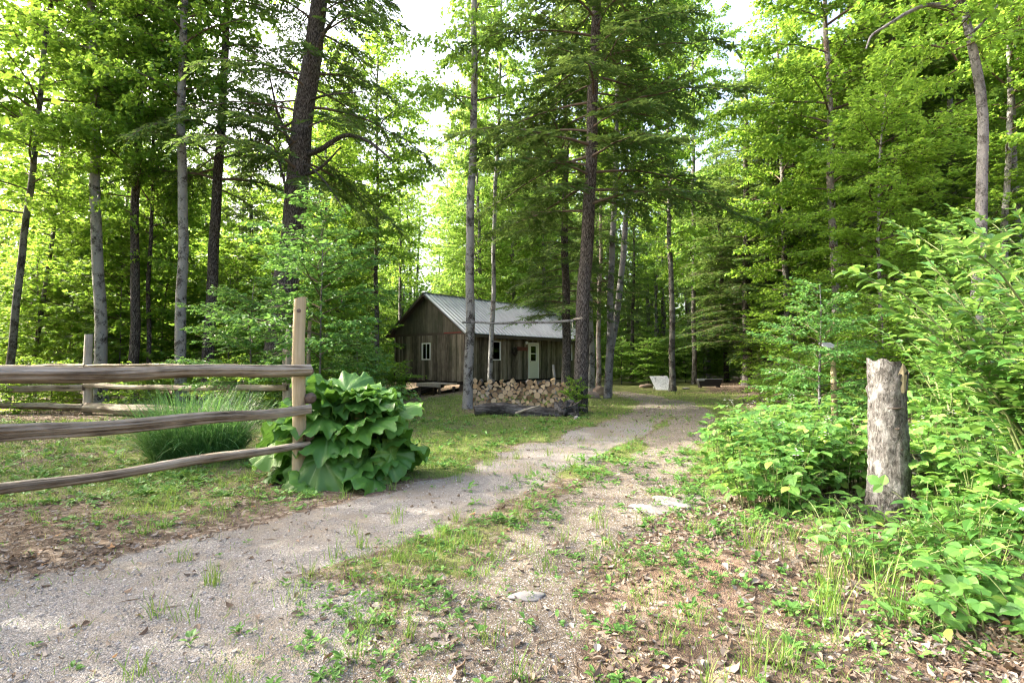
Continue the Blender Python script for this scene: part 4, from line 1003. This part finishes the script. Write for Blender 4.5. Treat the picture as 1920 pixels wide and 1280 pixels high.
def rock(name, label, p, size, mat, seed):
    import bmesh
    r = np.random.default_rng(seed); bm = bmesh.new(); bmesh.ops.create_icosphere(bm, subdivisions=3, radius=1)
    f = r.normal(0, 1.6, (6, 3)); ph = r.uniform(0, 6, 6)
    for v in bm.verts:
        c = np.array(v.co); k = 1 + sum(.10 * math.sin(float(f[i] @ c) + ph[i]) for i in range(6)); v.co = Vector((c[0] * k * size[0], c[1] * k * size[1], c[2] * k * size[2]))
    me = bpy.data.meshes.new(name); bm.to_mesh(me); bm.free()
    for pl in me.polygons: pl.use_smooth = True
    me.materials.append(mat); o = link(name, me); o.location = p; o.rotation_euler = (0, 0, r.uniform(0, 6)); tag(o, label, 'stone'); return o
M['stone_brown'] = plain_mat('brown_stone', (.23, .17, .13), .9, 0, .35, 6, .5)
M['stone_grey'] = plain_mat('grey_stone', (.22, .21, .20), .9, 0, .3, 6, .5)
M['stone_pale'] = plain_mat('pale_stone', (.21, .20, .185), .95, 0, .45, 14, .9)
for px, py, d, sz, m, l in ((1112, 742, 21.6, (.26, .2, .16), 'stone_brown', 'rounded brown stone lowest between the two trunks behind the roped hemlock'), (1124, 728, 23.2, (.30, .25, .26), 'stone_brown', 'upper reddish brown stone standing between the trunks at the drive bend'),
        (1098, 733, 22.0, (.17, .15, .14), 'stone_grey', 'small grey stone right beside the roped hemlock trunk'), (1210, 726, 30, (.34, .24, .13), 'stone_brown', 'low brownish boulder left of the white leaning panel'),
        (1285, 731, 28, (.20, .15, .06), 'stone_pale', 'small pale stone between the slim trunk and the dark trough'), (1080, 786, 13.9, (.07, .06, .05), 'stone_grey', 'small greyish stone at the foot of the root stump')):
    q = base(px, d); rock('stone', l, (q.x, q.y, q.z + sz[2] * .5), sz, M[m], int(px))
b = base(1240, 27.5); t = NT('speckled_white'); v = t.coords(); c = t.ramp(t.noise(v, 24, 3, .7), [(.36, (.16, .17, .18)), (.47, (.52, .54, .56)), (.8, (.64, .65, .67))]); t.bsdf(c, .6, t.bump(t.noise(v, 18, 3), .4, .01)); M['panel'] = t.m
mb = MB(); Mx = Matrix.Translation((b.x, b.y, b.z)) @ Matrix.Rotation(-.18, 4, 'Z') @ Matrix.Rotation(-.62, 4, 'X')
V = np.array([(-.27, 0, 0), (.47, 0, 0), (.50, 0, .42), (.30, 0, .84), (-.56, 0, .82), (-.30, 0, .10)]); V2 = V + np.array((0, .035, 0)); k = 6
MM = np.array(Mx.to_3x3()); VV = np.vstack([V, V2]) @ MM.T + np.array(Mx.translation)
mb.add(VV, [np.array([(0, 1, 2), (0, 2, 3), (0, 3, 4), (0, 4, 5)]), np.array([(8, 7, 6), (9, 8, 6), (10, 9, 6), (11, 10, 6)]), np.array([(i, i + 6, (i + 1) % 6 + 6, (i + 1) % 6) for i in range(6)])], 0)
for dx in (-.2, .4): tube(mb, [(b.x + dx, b.y + .75, b.z - .05), (b.x + dx, b.y + .42, b.z + .6)], .03, 6, 0, cap=True)
tag(mb.build('white_panel', M['panel']), 'white speckled panel leaning near the slim trunk at the end of the drive', 'panel')
b = base(1328, 29.5); tr_ = thing('trough', 'dark trough with a pale grey end at the foot of the bank', 'trough', (b.x, b.y, b.z), -.1)
def tub(mb, L, W_, H_, t=.03, tap=.12):
    o_ = [(-L / 2 + tap, -W_ / 2 + tap / 2, .08), (L / 2 - tap, -W_ / 2 + tap / 2, .08), (L / 2 - tap, W_ / 2 - tap / 2, .08), (-L / 2 + tap, W_ / 2 - tap / 2, .08), (-L / 2, -W_ / 2, H_), (L / 2, -W_ / 2, H_), (L / 2, W_ / 2, H_), (-L / 2, W_ / 2, H_)]
    i_ = [(x * (1 - 2 * t / L), y * (1 - 2 * t / W_), z + (t if z < .2 else 0)) for x, y, z in o_]
    F = [(0, 3, 2, 1)] + [(a_, (a_ + 1) % 4, (a_ + 1) % 4 + 4, a_ + 4) for a_ in range(4)] + [(8, 9, 10, 11)] + [(8 + a_, 12 + a_, 12 + (a_ + 1) % 4, 8 + (a_ + 1) % 4) for a_ in range(4)] + [(4 + a_, 4 + (a_ + 1) % 4, 12 + (a_ + 1) % 4, 12 + a_) for a_ in range(4)]
    mb.add(np.array(o_ + i_), np.array(F), 0)
mb = MB(); tub(mb, 1.25, .65, .46); mb.build('basin', plain_mat('black_tub', (.02, .02, .022), .5, 0, .3), tr_)
mb = MB(); box(mb, (-.66, -.36, .38), (-.30, -.33, .49)); box(mb, (-.66, -.33, .465), (.64, -.30, .49)); mb.build('rim', plain_mat('grey_rim', (.36, .38, .41), .5, .2), tr_)
for x in (-.5, .45):
    mb = MB(); box(mb, (x, -.25, -.1), (x + .09, .25, .10)); mb.build('foot', M['darkwood'], tr_)
b = base(1562, 8.75); fd = thing('bird_feeder', 'small feeder with a slanted grey roof on a pale post, half hidden by leaves', 'feeder', (b.x, b.y, b.z), .5)
pz = at(1566, 668, 8.75).z - b.z
mb = MB(); tube(mb, [(0, 0, -.2), (.01, 0, pz * .5), (0, 0, pz - .05)], [.05, .045, .04], 10, 0, True, cap=True, rough=.06); mb.build('post', M['post_new'], fd)
mb = MB(); box(mb, (-.08, -.07, pz - .04), (.08, .07, pz + .09)); mb.build('box', M['post_new'], fd)
mb = MB(); Mx = Matrix.Translation((0, 0, pz + .13)) @ Matrix.Rotation(.55, 4, 'X'); box(mb, (-.16, -.19, -.01), (.16, .17, .01), 0, Mx); mb.build('roof', plain_mat('grey_shingle', (.26, .27, .30), .8, 0, .2, 20), fd)
mb = MB(); box(mb, (-.162, -.21, -.03), (.162, -.192, .011), 0, Mx); mb.build('fascia', M['post_new'], fd)
# ------------------------------------------------------------------ giant-leaved plant (rhubarb) and grass clump by the gate post
def rhub_leaf(seed):
    r = np.random.default_rng(seed); na, nr = 81, 10; th = np.linspace(-math.radians(170), math.radians(170), na); V = []; VE = []
    R = .46 * (1 + .22 * np.cos(th)) * (1 + .035 * np.sin(7 * th + r.uniform(0, 1)) + .03 * np.sin(13 * th + r.uniform(0, 6)) + .02 * np.sin(29 * th)) * np.where(np.abs(th) > 2.3, 1 - .55 * (np.abs(th) - 2.3) / .66, 1)
    ph = r.uniform(0, 6, 4); vein = np.clip(1 - np.abs(np.sin(3.1 * th)) * 5, 0, 1); vein = np.where(np.abs(th) > 2.9, 0, vein); puff = np.abs(np.sin(3.1 * th)) ** .5
    for q in np.linspace(0, 1, nr):
        rr = R * q; z = .05 * q ** 2.5 * np.sin(8 * th + ph[0]) + .045 * q ** 4 * np.sin(17 * th + ph[1]) + .035 * q ** .7 * puff + .018 * np.sin(rr * 38 + 2 * np.sin(6 * th + ph[3])) * puff * q + .03 * q * np.sin(3 * th + ph[2]) - .13 * q * q * (1 + .4 * np.sin(th + ph[2]))
        V.append(np.stack([rr * np.cos(th) * 1.1 + .02, rr * np.sin(th), z], 1)); VE.append(vein * (1 - .7 * q))
    V = np.array(V); i = np.arange(nr - 1)[:, None] * na; j = np.arange(na - 1)[None]
    F = np.stack([i + j, i + na + j, i + na + j + 1, i + j + 1], -1).reshape(-1, 4)
    return V.reshape(-1, 3), F, np.concatenate(VE)
def rhub_mat():
    t = NT('rhubarb_leaf'); g = t.n('NewGeometry'); v = t.coords(); n = t.noise(v, 9, 4)
    c = t.ramp(g.outputs['Random Per Island'], [(0, (.04, .125, .02)), (.55, (.072, .19, .03)), (.93, (.12, .26, .045)), (1, (.24, .31, .07))])
    c = t.mix(t.math('MULTIPLY', n, .25), c, (.10, .22, .05)); ve = t.n('Attribute', attribute_name='vein'); c = t.mix(t.math('MULTIPLY', ve.outputs['Fac'], .75), c, (.26, .40, .16))
    p = t.n('BsdfPrincipled'); t.set(p, 'Base Color', c); t.set(p, 'Roughness', .42); t.set(p, 'Specular IOR Level', .4); t.set(p, 'Normal', t.bump(t.noise(v, 26, 4), .35, .02))
    tr = t.n('BsdfTranslucent'); t.set(tr, 'Color', t.mix(.5, c, (.22, .45, .06))); mx = t.n('MixShader'); mx.inputs[0].default_value = .3
    t.t.links.new(p.outputs[0], mx.inputs[1]); t.t.links.new(tr.outputs[0], mx.inputs[2]); t.t.links.new(mx.outputs[0], t.out.inputs['Surface']); return t.m
RL = [rhub_leaf(i) for i in range(6)]
pc = base(652, 7.0)
rb = thing('rhubarb_plant', 'huge rhubarb with broad crinkled leaves growing round the gate post', 'plant', pc)
ml, ms = MB(), MB(); spots = []; veins = []
for i in range(58):
    a = i * 2.39996 + rng.normal(0, .2); u = (i + .5) / 58
    rad = .62 * math.sqrt(u) * rng.uniform(.85, 1.1); zz = .86 * (1 - u ** 1.3) + .17 + rng.normal(0, .09)
    spots.append((rad * math.cos(a) * 1.0, rad * math.sin(a) * .75, zz, a, u))
spots += [(-.10, -.62, .36, -1.7, .95), (.62, -.30, .34, -.4, .9), (-.65, -.15, .55, 3.0, .85), (-.85, .2, .62, 2.9, .8), (-.35, .0, 1.0, 2.2, .1), (.45, -.50, .10, -.8, 1.), (.1, .1, 1.02, .3, .15), (.3, -.2, .95, -.3, .3)]
for x, y, z, a, u in spots:
    tip = np.array((x, y, z)); b0 = np.array((.18 * math.cos(a), .15 * math.sin(a), 0.0)); mid = b0 * .5 + tip * .5 + np.array((0, 0, .12))
    s = np.linspace(0, 1, 7)[:, None]; P = b0 * (1 - s) ** 2 + 2 * s * (1 - s) * mid + tip * s ** 2
    tube(ms, P, np.linspace(.018, .011, 7), 7, 0)
    V, F, ve_ = RL[rng.integers(0, 6)]; veins.append(ve_); k = rng.uniform(.5, .92) * (.85 + .28 * u)
    pitch = -.45 + 1.0 * u + rng.normal(0, .32)
    E = Matrix.Rotation(a + rng.normal(0, .55), 3, 'Z') @ Matrix.Rotation(pitch, 3, 'Y') @ Matrix.Rotation(rng.normal(0, .4), 3, 'X')
    ml.add((V * k) @ np.array(E).T + tip, F, 0, True)
ro = ml.build('foliage', rhub_mat(), rb); va = ro.data.attributes.new('vein', 'FLOAT', 'POINT'); va.data.foreach_set('value', np.concatenate(veins)); ms.build('stalks', plain_mat('rhubarb_stalk', (.22, .24, .08), .5, 0, .3), rb)

def ribbons(mb, B, az, L, lean, bend, W, seg=6, m=0):
    n = len(B); s = np.linspace(0, 1, seg + 1); h = np.stack([np.cos(az), np.sin(az), 0 * az], 1); l = np.stack([-np.sin(az), np.cos(az), 0 * az], 1)
    P = B.copy(); rows = []
    for i in range(seg + 1):
        wv = W * (1 - s[i]) ** .6 * (.6 + .8 * min(1, s[i] * 3 + .3)) * .6
        rows += [P - l * wv[:, None], P + l * wv[:, None]]
        th = lean + bend * s[i]; P = P + (h * np.sin(th)[:, None] + UP * np.cos(th)[:, None]) * (L / seg)[:, None]
    V = np.stack(rows, 1); k = 2 * (seg + 1); i = np.arange(seg) * 2
    F = np.stack([i, i + 1, i + 3, i + 2], 1)[None] + (np.arange(n) * k)[:, None, None]
    mb.add(V.reshape(-1, 3), F.reshape(-1, 4), m, True)
gc = base(372, 8.2); n = 3200
gt = thing('grass_clump', 'tall arching clump of green grass behind the near fence', 'grass clump', gc)
mb = MB(); a = rng.uniform(0, 2 * PI, n); r = np.sqrt(rng.random(n)); B = np.stack([r * np.cos(a) * .62, r * np.sin(a) * .42, 0 * r - .02], 1)
ribbons(mb, B, np.where(rng.random(n) < .5, rng.uniform(0, 6.28, n), a + rng.normal(0, .8, n)), rng.uniform(.45, 1.35, n), .02 + .25 * r + np.abs(rng.normal(0, .22, n)), rng.uniform(.2, 1.7, n) ** 1.2, rng.uniform(.006, .013, n)); mb.build('blades', M['clump'], gt)

# ------------------------------------------------------------------ brambles, tall shrub and herbs on the right
def bramble(name, label, px, d, rad, h, ncane, seed, flowers=0, T=T_TRI, L=.17, mat='bramble', cat='bush', step=.085):
    b = base(px, d); root = thing(name, label, cat, b); r = np.random.default_rng(seed); mb = MB(); mc = MB(); fl = []
    Ps, As, Ns = [], [], []
    for i in range(ncane):
        a = r.uniform(0, 2 * PI); q = rad * math.sqrt(r.random()) * .75; az = a + r.normal(0, .6); hh = h * r.uniform(.55, 1.1); out = r.uniform(.1, .55) * rad
        s = np.linspace(0, 1, 9)
        P = np.stack([q * math.cos(a) + math.cos(az) * out * s ** 1.8, q * math.sin(a) + math.sin(az) * out * s ** 1.8, hh * (1.25 * s - .25 * s ** 3)], 1)
        P[:, 2] += terrain(P[:, 0] + b.x, P[:, 1] + b.y) - b.z - .02
        tube(mc, P, np.linspace(.005, .002, 9), 5, 0)
        t_ = np.arange(.22, 1.0, step / hh * .9); pos = np.stack([np.interp(t_, s, P[:, k]) for k in range(3)], 1); n_ = len(t_)
        az2 = i + np.arange(n_) * 2.4 + r.normal(0, .3, n_); A = np.stack([np.cos(az2), np.sin(az2), r.normal(.05, .25, n_)], 1)
        pet = r.uniform(.03, .09, n_)[:, None] * (1.2 - .7 * t_[:, None])
        Ps.append(pos + norm(A) * pet); As.append(A - UP * .18); Ns.append(UP + r.normal(0, .3, (n_, 3)))
        if flowers and r.random() < flowers: fl.append(P[-1])
    Ps, As, Ns = map(np.concatenate, (Ps, As, Ns)); sz = L * r.uniform(.65, 1.2, len(Ps))
    leaves(mb, Ps, As, Ns, sz, sz * (1 if T is T_TRI else .5), T, 0)
    mb.build('foliage', M[mat], root); mc.build('canes', M['cane'], root)
    if fl:
        mf = MB()
        for c in fl:
            for k in range(5):
                p = c + r.normal(0, .022, 3) + UP * .03; az3 = np.arange(5) * 1.257; A = np.stack([np.cos(az3), np.sin(az3), 0 * az3 + .3], 1)
                leaves(mf, np.repeat(p[None], 5, 0), A, np.tile(UP, (5, 1)), .014, .011, T_DIA, 0)
        mf.build('blossoms', M['petal'], root)
    return root
BR = 'bramble_bush'
bramble(BR, 'bright bramble bush at the left tip of the thicket, nearest the drive', 1405, 6.9, .55, .82, 46, 1, .15)
bramble(BR, 'bramble bush with white blossoms behind the front of the thicket', 1480, 7.4, .6, .85, 46, 2, .35)
bramble(BR, 'bramble bush in the middle of the thicket, left of the tall stump', 1500, 5.9, .60, .78, 56, 3, .12)
bramble(BR, 'lowest front bramble bush of the thicket, over the leaf litter', 1450, 5.35, .45, .58, 40, 4, .05)
bramble(BR, 'bramble bush leaning against the left side of the tall stump', 1580, 6.0, .5, .78, 44, 5, .15)
bramble(BR, 'low bramble growing round the foot of the tall stump', 1605, 4.75, .25, .22, 12, 6, .0)
bramble(BR, 'bramble bush behind the tall stump on its right', 1745, 6.4, .6, .95, 46, 7, .2)
bramble(BR, 'bramble bush right of the short dark stump', 1805, 4.9, .5, .72, 40, 8, .1)
bramble(BR, 'bramble bush at the right edge under the tall shrub', 1890, 4.4, .55, .85, 46, 9, .05)
bramble(BR, 'low bramble to the right in front of the short dark stump', 1785, 4.3, .36, .40, 24, 10, 0)
bramble(BR, 'bramble on the bank further back, between stump and tall shrub', 1790, 8.2, .8, 1.1, 50, 11, .1)
bramble(BR, 'bramble further back at the right edge, behind the tall shrub', 1890, 7.4, .8, 1.2, 50, 12, 0)
bramble('seedling_patch', 'broad-leaved seedlings in the bottom right corner', 1850, 3.3, .5, .40, 30, 13, 0, T_OVAL, .10, 'shrub', 'seedlings', .05)
bramble('seedling_patch', 'low seedlings on the litter left of the bottom right corner', 1700, 3.0, .30, .20, 16, 14, 0, T_OVAL, .085, 'shrub', 'seedlings', .045)
bramble('seedling_patch', 'spindly yellowish herbs in front of the stump foot', 1640, 3.9, .22, .30, 10, 15, 0, T_OVAL, .11, 'shrub', 'seedlings', .05)
bramble('seedling_patch', 'herbs in front of the right edge bramble', 1790, 3.8, .45, .48, 34, 16, 0, T_OVAL, .11, 'shrub', 'seedlings', .05)
bramble('leafy_plant', 'leafy ground plants behind the thicket and left of the feeder', 1470, 9.6, .9, .6, 44, 17, 0, T_TRI, .17, 'bramble', 'bush')
bramble('leafy_plant', 'leafy ground plants right below the feeder', 1570, 9.8, .8, .8, 44, 18, 0, T_TRI, .17, 'bramble', 'bush')
def tall_shrub(name, label, px, d, h, n, seed, az_mid, az_w, L=.125):
    b = base(px, d); root = thing(name, label, 'shrub', b); r = np.random.default_rng(seed); mb, mc = MB(), MB(); prims = []
    for i in range(n):
        az = az_mid + r.uniform(-az_w, az_w); hh = h * r.uniform(.45, 1.05); out = hh * r.uniform(.25, .6); s = np.linspace(0, 1, 10); q = r.uniform(0, .35); a = r.uniform(0, 6.28)
        P = np.stack([q * math.cos(a) + math.cos(az) * out * s ** 1.6, q * math.sin(a) + math.sin(az) * out * s ** 1.6, hh * (1.2 * s - .2 * s ** 3)], 1) + r.normal(0, .012, (10, 3)) * s[:, None]
        tube(mc, P, np.linspace(.014, .004, 10), 6, 0); prims.append(P)
    sprays(mb, prims, T_OVAL, L, L * .52, .070, .13, sec_k=.42, sec_min=.14, ang=1.0, leaf_ang=.8, droop=.18, jit=.25, start=.22, skip=.08, wm=1, lm=0, opp=True, twig_w=.009, updir=.15)
    mb.build('foliage', [M['shrub'], M['cane']], root); mc.build('stems', M['cane'], root)
tall_shrub('tall_shrub', 'tall bright shrub arching in from the right edge', 2040, 3.7, 2.15, 22, 1, 2.9, .8, .118)
tall_shrub('tall_shrub', 'bright shrub in front of the foot of the curved grey tree', 1855, 6.2, 2.2, 18, 2, 2.6, 1.4, .10)
tall_shrub('tall_shrub', 'shrub filling the right edge behind the arching one', 2010, 6.4, 2.9, 20, 3, 2.9, 1.0, .105)

# ------------------------------------------------------------------ ground cover stuff
def scatter(n, y0, y1, wfn, xk=.98, xo=.6):
    out = []
    tot = 0
    while tot < n:
        y = np.exp(rng.uniform(math.log(y0), math.log(y1), 4 * n)); x = rng.uniform(-1, 1, 4 * n) * (xk * y + xo)
        k = rng.random(4 * n) < wfn(x, y); out.append(np.stack([x[k], y[k]], 1)); tot += int(k.sum())
        if len(out) > 12: break
    p = np.concatenate(out)[:n]; return p[:, 0], p[:, 1]
def clear(x, y):                                     # keep off the cabin, pile and trunks
    c = np.ones_like(x); u_ = (x - K0.x) * .635 + (y - K0.y) * .773; v_ = -(x - K0.x) * .773 + (y - K0.y) * .635
    c[(u_ > -.3) & (u_ < CL + .3) & (v_ > -.2) & (v_ < CW + .3)] = 0
    c[(x > -1.4) & (x < 1.85) & (y > 17.2) & (y < 17.9)] = 0
    return c
def w_grass(x, y):
    g_, d_, a_ = masks(x, y); pat = sstep((vnoise(x, y, 1.6, 9) + .35) / .7); return clear(x, y) * np.clip(a_ * (.35 + .65 * pat) + .012, 0, 1)
x, y = scatter(60000, 2.2, 26, w_grass); n = len(x); k = np.clip(y / 8, .8, 2.0)
mb = MB(); A = np.stack([rng.normal(0, .55, n), rng.normal(0, .55, n), np.ones(n)], 1); H_ = rng.uniform(.025, .075, n) * np.sqrt(k); N_ = rng.normal(0, 1, (n, 3)); N_[:, 2] *= .2
leaves(mb, np.stack([x, y, terrain(x, y) - .004], 1), A, N_, H_, .005 * k, T_BLADE, 0)
# taller tufts
x, y = scatter(420, 2.3, 16, lambda x, y: w_grass(x, y) * .8 + .03 * clear(x, y)); tx = np.repeat(x, 22); ty = np.repeat(y, 22); n = len(tx)
px_ = tx + rng.normal(0, .035, n); py_ = ty + rng.normal(0, .035, n)
ribbons(mb, np.stack([px_, py_, terrain(px_, py_) - .01], 1), rng.uniform(0, 6.28, n), rng.uniform(.07, .20, n), rng.uniform(.0, .5, n), rng.uniform(.2, 1.2, n), np.full(n, .0035), 4)
x = np.repeat(rng.uniform(1.7, 2.9, 22), 16) ; y = np.repeat(rng.uniform(3.0, 4.3, 22), 16); n = len(x); x = x + rng.normal(0, .05, n); y = y + rng.normal(0, .05, n)
ribbons(mb, np.stack([x, y, terrain(x, y) - .01], 1), rng.uniform(0, 6.28, n), rng.uniform(.10, .42, n), rng.uniform(.0, .35, n), rng.uniform(.2, .9, n), np.full(n, .004), 5)
tag(mb.build('grass', M['grass']), 'short grass and tufts growing over the yard and between the tracks', 'grass', None, 'stuff')
def w_weed(x, y):
    g_, d_, a_ = masks(x, y); pat = sstep((vnoise(x, y, 1.9, 21) + .1) / .6)
    strip = np.exp(-((poly_dist(x, y, RIGHT) - .75) / .5) ** 2) * (y < 9); under = np.exp(-((y - 6.2 - .0 * x) / 1.1) ** 2) * (x < -2.0)
    right = sstep((x - 1.0) / .8) * (y < 5.5)
    return clear(x, y) * np.clip((.30 * a_ + .45 * strip + .35 * under + .32 * right) * (.2 + pat) * (1 - .8 * g_ * (strip < .2)), .006, 1)
x, y = scatter(4200, 2.3, 15, lambda x, y: w_weed(x, y) * np.clip(y / 7, .3, 1)); n0 = len(x); cnt = rng.integers(5, 11, n0); tx = np.repeat(x, cnt); ty = np.repeat(y, cnt); n = len(tx); sz = np.repeat(rng.uniform(.02, .05, n0) * rng.choice([.7, 1, 1.4], n0) * np.clip(y / 5, .8, 1.6), cnt) * rng.uniform(.7, 1.2, n)
az = rng.uniform(0, 6.28, n); A = np.stack([np.cos(az), np.sin(az), rng.uniform(.05, .9, n)], 1)
mb = MB(); leaves(mb, np.stack([tx, ty, terrain(tx, ty) + rng.uniform(0, .03, n)], 1) + A * (sz * .25)[:, None], A - UP * .05, UP + rng.normal(0, .2, (n, 3)), sz, sz * rng.uniform(.35, .7, n), T_OVAL, 0)
tag(mb.build('weeds', M['weed']), 'small broad-leaved weeds scattered over drive and yard', 'weeds', None, 'stuff')
def w_lit(x, y):
    g_, d_, a_ = masks(x, y); pat = .35 + .65 * sstep((vnoise(x, y, 1.2, 33) + .3) / .7)
    right = sstep((x - .9) / .8) * (y < 6) * 1.6
    return clear(x, y) * np.clip((1 - a_) * (1 - .93 * g_) * (1 - .75 * d_) * .45 * pat + .25 * right * pat * (1 - g_), .012, 1)
x, y = scatter(24000, 2.2, 26, w_lit, 1.0); n = len(x); az = rng.uniform(0, 6.28, n)
A = np.stack([np.cos(az), np.sin(az), rng.normal(0, .22, n)], 1); sz = rng.uniform(.02, .06, n) * rng.choice([.6, 1, 1, 1.25], n) * np.clip(y / 9, 1, 1.6)
mb = MB(); V_, F_ = T_OVAL; TC = (V_ * np.array((1, 1, 2.2)), F_)
leaves(mb, np.stack([x, y, terrain(x, y) + rng.uniform(.004, .022, n)], 1), A, UP * rng.choice([1, -1], n)[:, None] + rng.normal(0, .30, (n, 3)), sz, sz * rng.uniform(.35, .8, n), TC, 0)
n = 2600; x, y = scatter(n, 2.2, 14, w_lit); n = len(x); az = rng.uniform(0, 6.28, n); A = np.stack([np.cos(az), np.sin(az), rng.normal(0, .06, n)], 1)
leaves(mb, np.stack([x, y, terrain(x, y) + .008], 1), A, UP + rng.normal(0, .3, (n, 3)), rng.uniform(.05, .22, n), .005, T_NEED, 0)
tag(mb.build('leaf_litter', M['litter']), 'dry fallen leaves and twigs lying over the ground', 'leaf litter', None, 'stuff')
def w_peb(x, y):
    g_, d_, a_ = masks(x, y); return clear(x, y) * np.clip(g_ * .9 + d_ * .15, .01, 1)
x, y = scatter(15000, 2.2, 9, w_peb); n = len(x); OV = np.array([(1, 0, 0), (-1, 0, 0), (0, 1, 0), (0, -1, 0), (0, 0, .7), (0, 0, -.7)], float); OF = np.array([(0, 2, 4), (2, 1, 4), (1, 3, 4), (3, 0, 4), (2, 0, 5), (1, 2, 5), (3, 1, 5), (0, 3, 5)])
sz = rng.uniform(.0025, .006, n) * rng.choice([1, 1, 1, 1.2, 1.6, 2.2], n); az = rng.uniform(0, 6.28, n); V = OV[None] * rng.uniform(.6, 1.25, (n, 6, 3)) * sz[:, None, None]
c_, s_ = np.cos(az)[:, None], np.sin(az)[:, None]; V = np.stack([V[..., 0] * c_ - V[..., 1] * s_, V[..., 0] * s_ + V[..., 1] * c_, V[..., 2]], -1) + np.stack([x, y, terrain(x, y) + sz * .15], 1)[:, None]
mb = MB(); mb.add(V.reshape(-1, 3), (OF[None] + (np.arange(n) * 6)[:, None, None]).reshape(-1, 3), 0)
t = NT('pebbles'); gg = t.n('NewGeometry'); t.bsdf(t.ramp(gg.outputs['Random Per Island'], [(0, (.14, .13, .115)), (.5, (.24, .222, .20)), (.85, (.33, .31, .285)), (1, (.46, .435, .40))]), .9)
tag(mb.build('gravel', t.m), 'loose grey gravel lying on the drive', 'gravel', None, 'stuff')
# shed white chips of rock at the drive edge
for i, (px, py, sz, l) in enumerate(((1215, 955, (.20, .10, .02), 'flat pale rock showing through the drive below the bramble tip'), (1262, 942, (.26, .11, .022), 'longest pale rock slab set in the drive edge beside the brambles'), (990, 1120, (.075, .13, .02), 'flat pale stone sunk in the middle of the dirt track'))):
    xg, yg = gpt(px, py)[:2]; rock('flat_stone', l, (xg, yg, hz(xg, yg) + sz[2] * .1), sz, M['stone_pale'], 90 + i)
bramble('seedling_patch', 'leafy seedlings below the stump foot, spilling over the leaf litter', 1610, 3.9, .5, .30, 34, 31, 0, T_OVAL, .09, 'shrub', 'seedlings', .045)
bramble('seedling_patch', 'seedlings hugging the right edge low in the photo', 1905, 2.9, .42, .34, 30, 32, 0, T_TRI, .15, 'bramble', 'seedlings', .05)
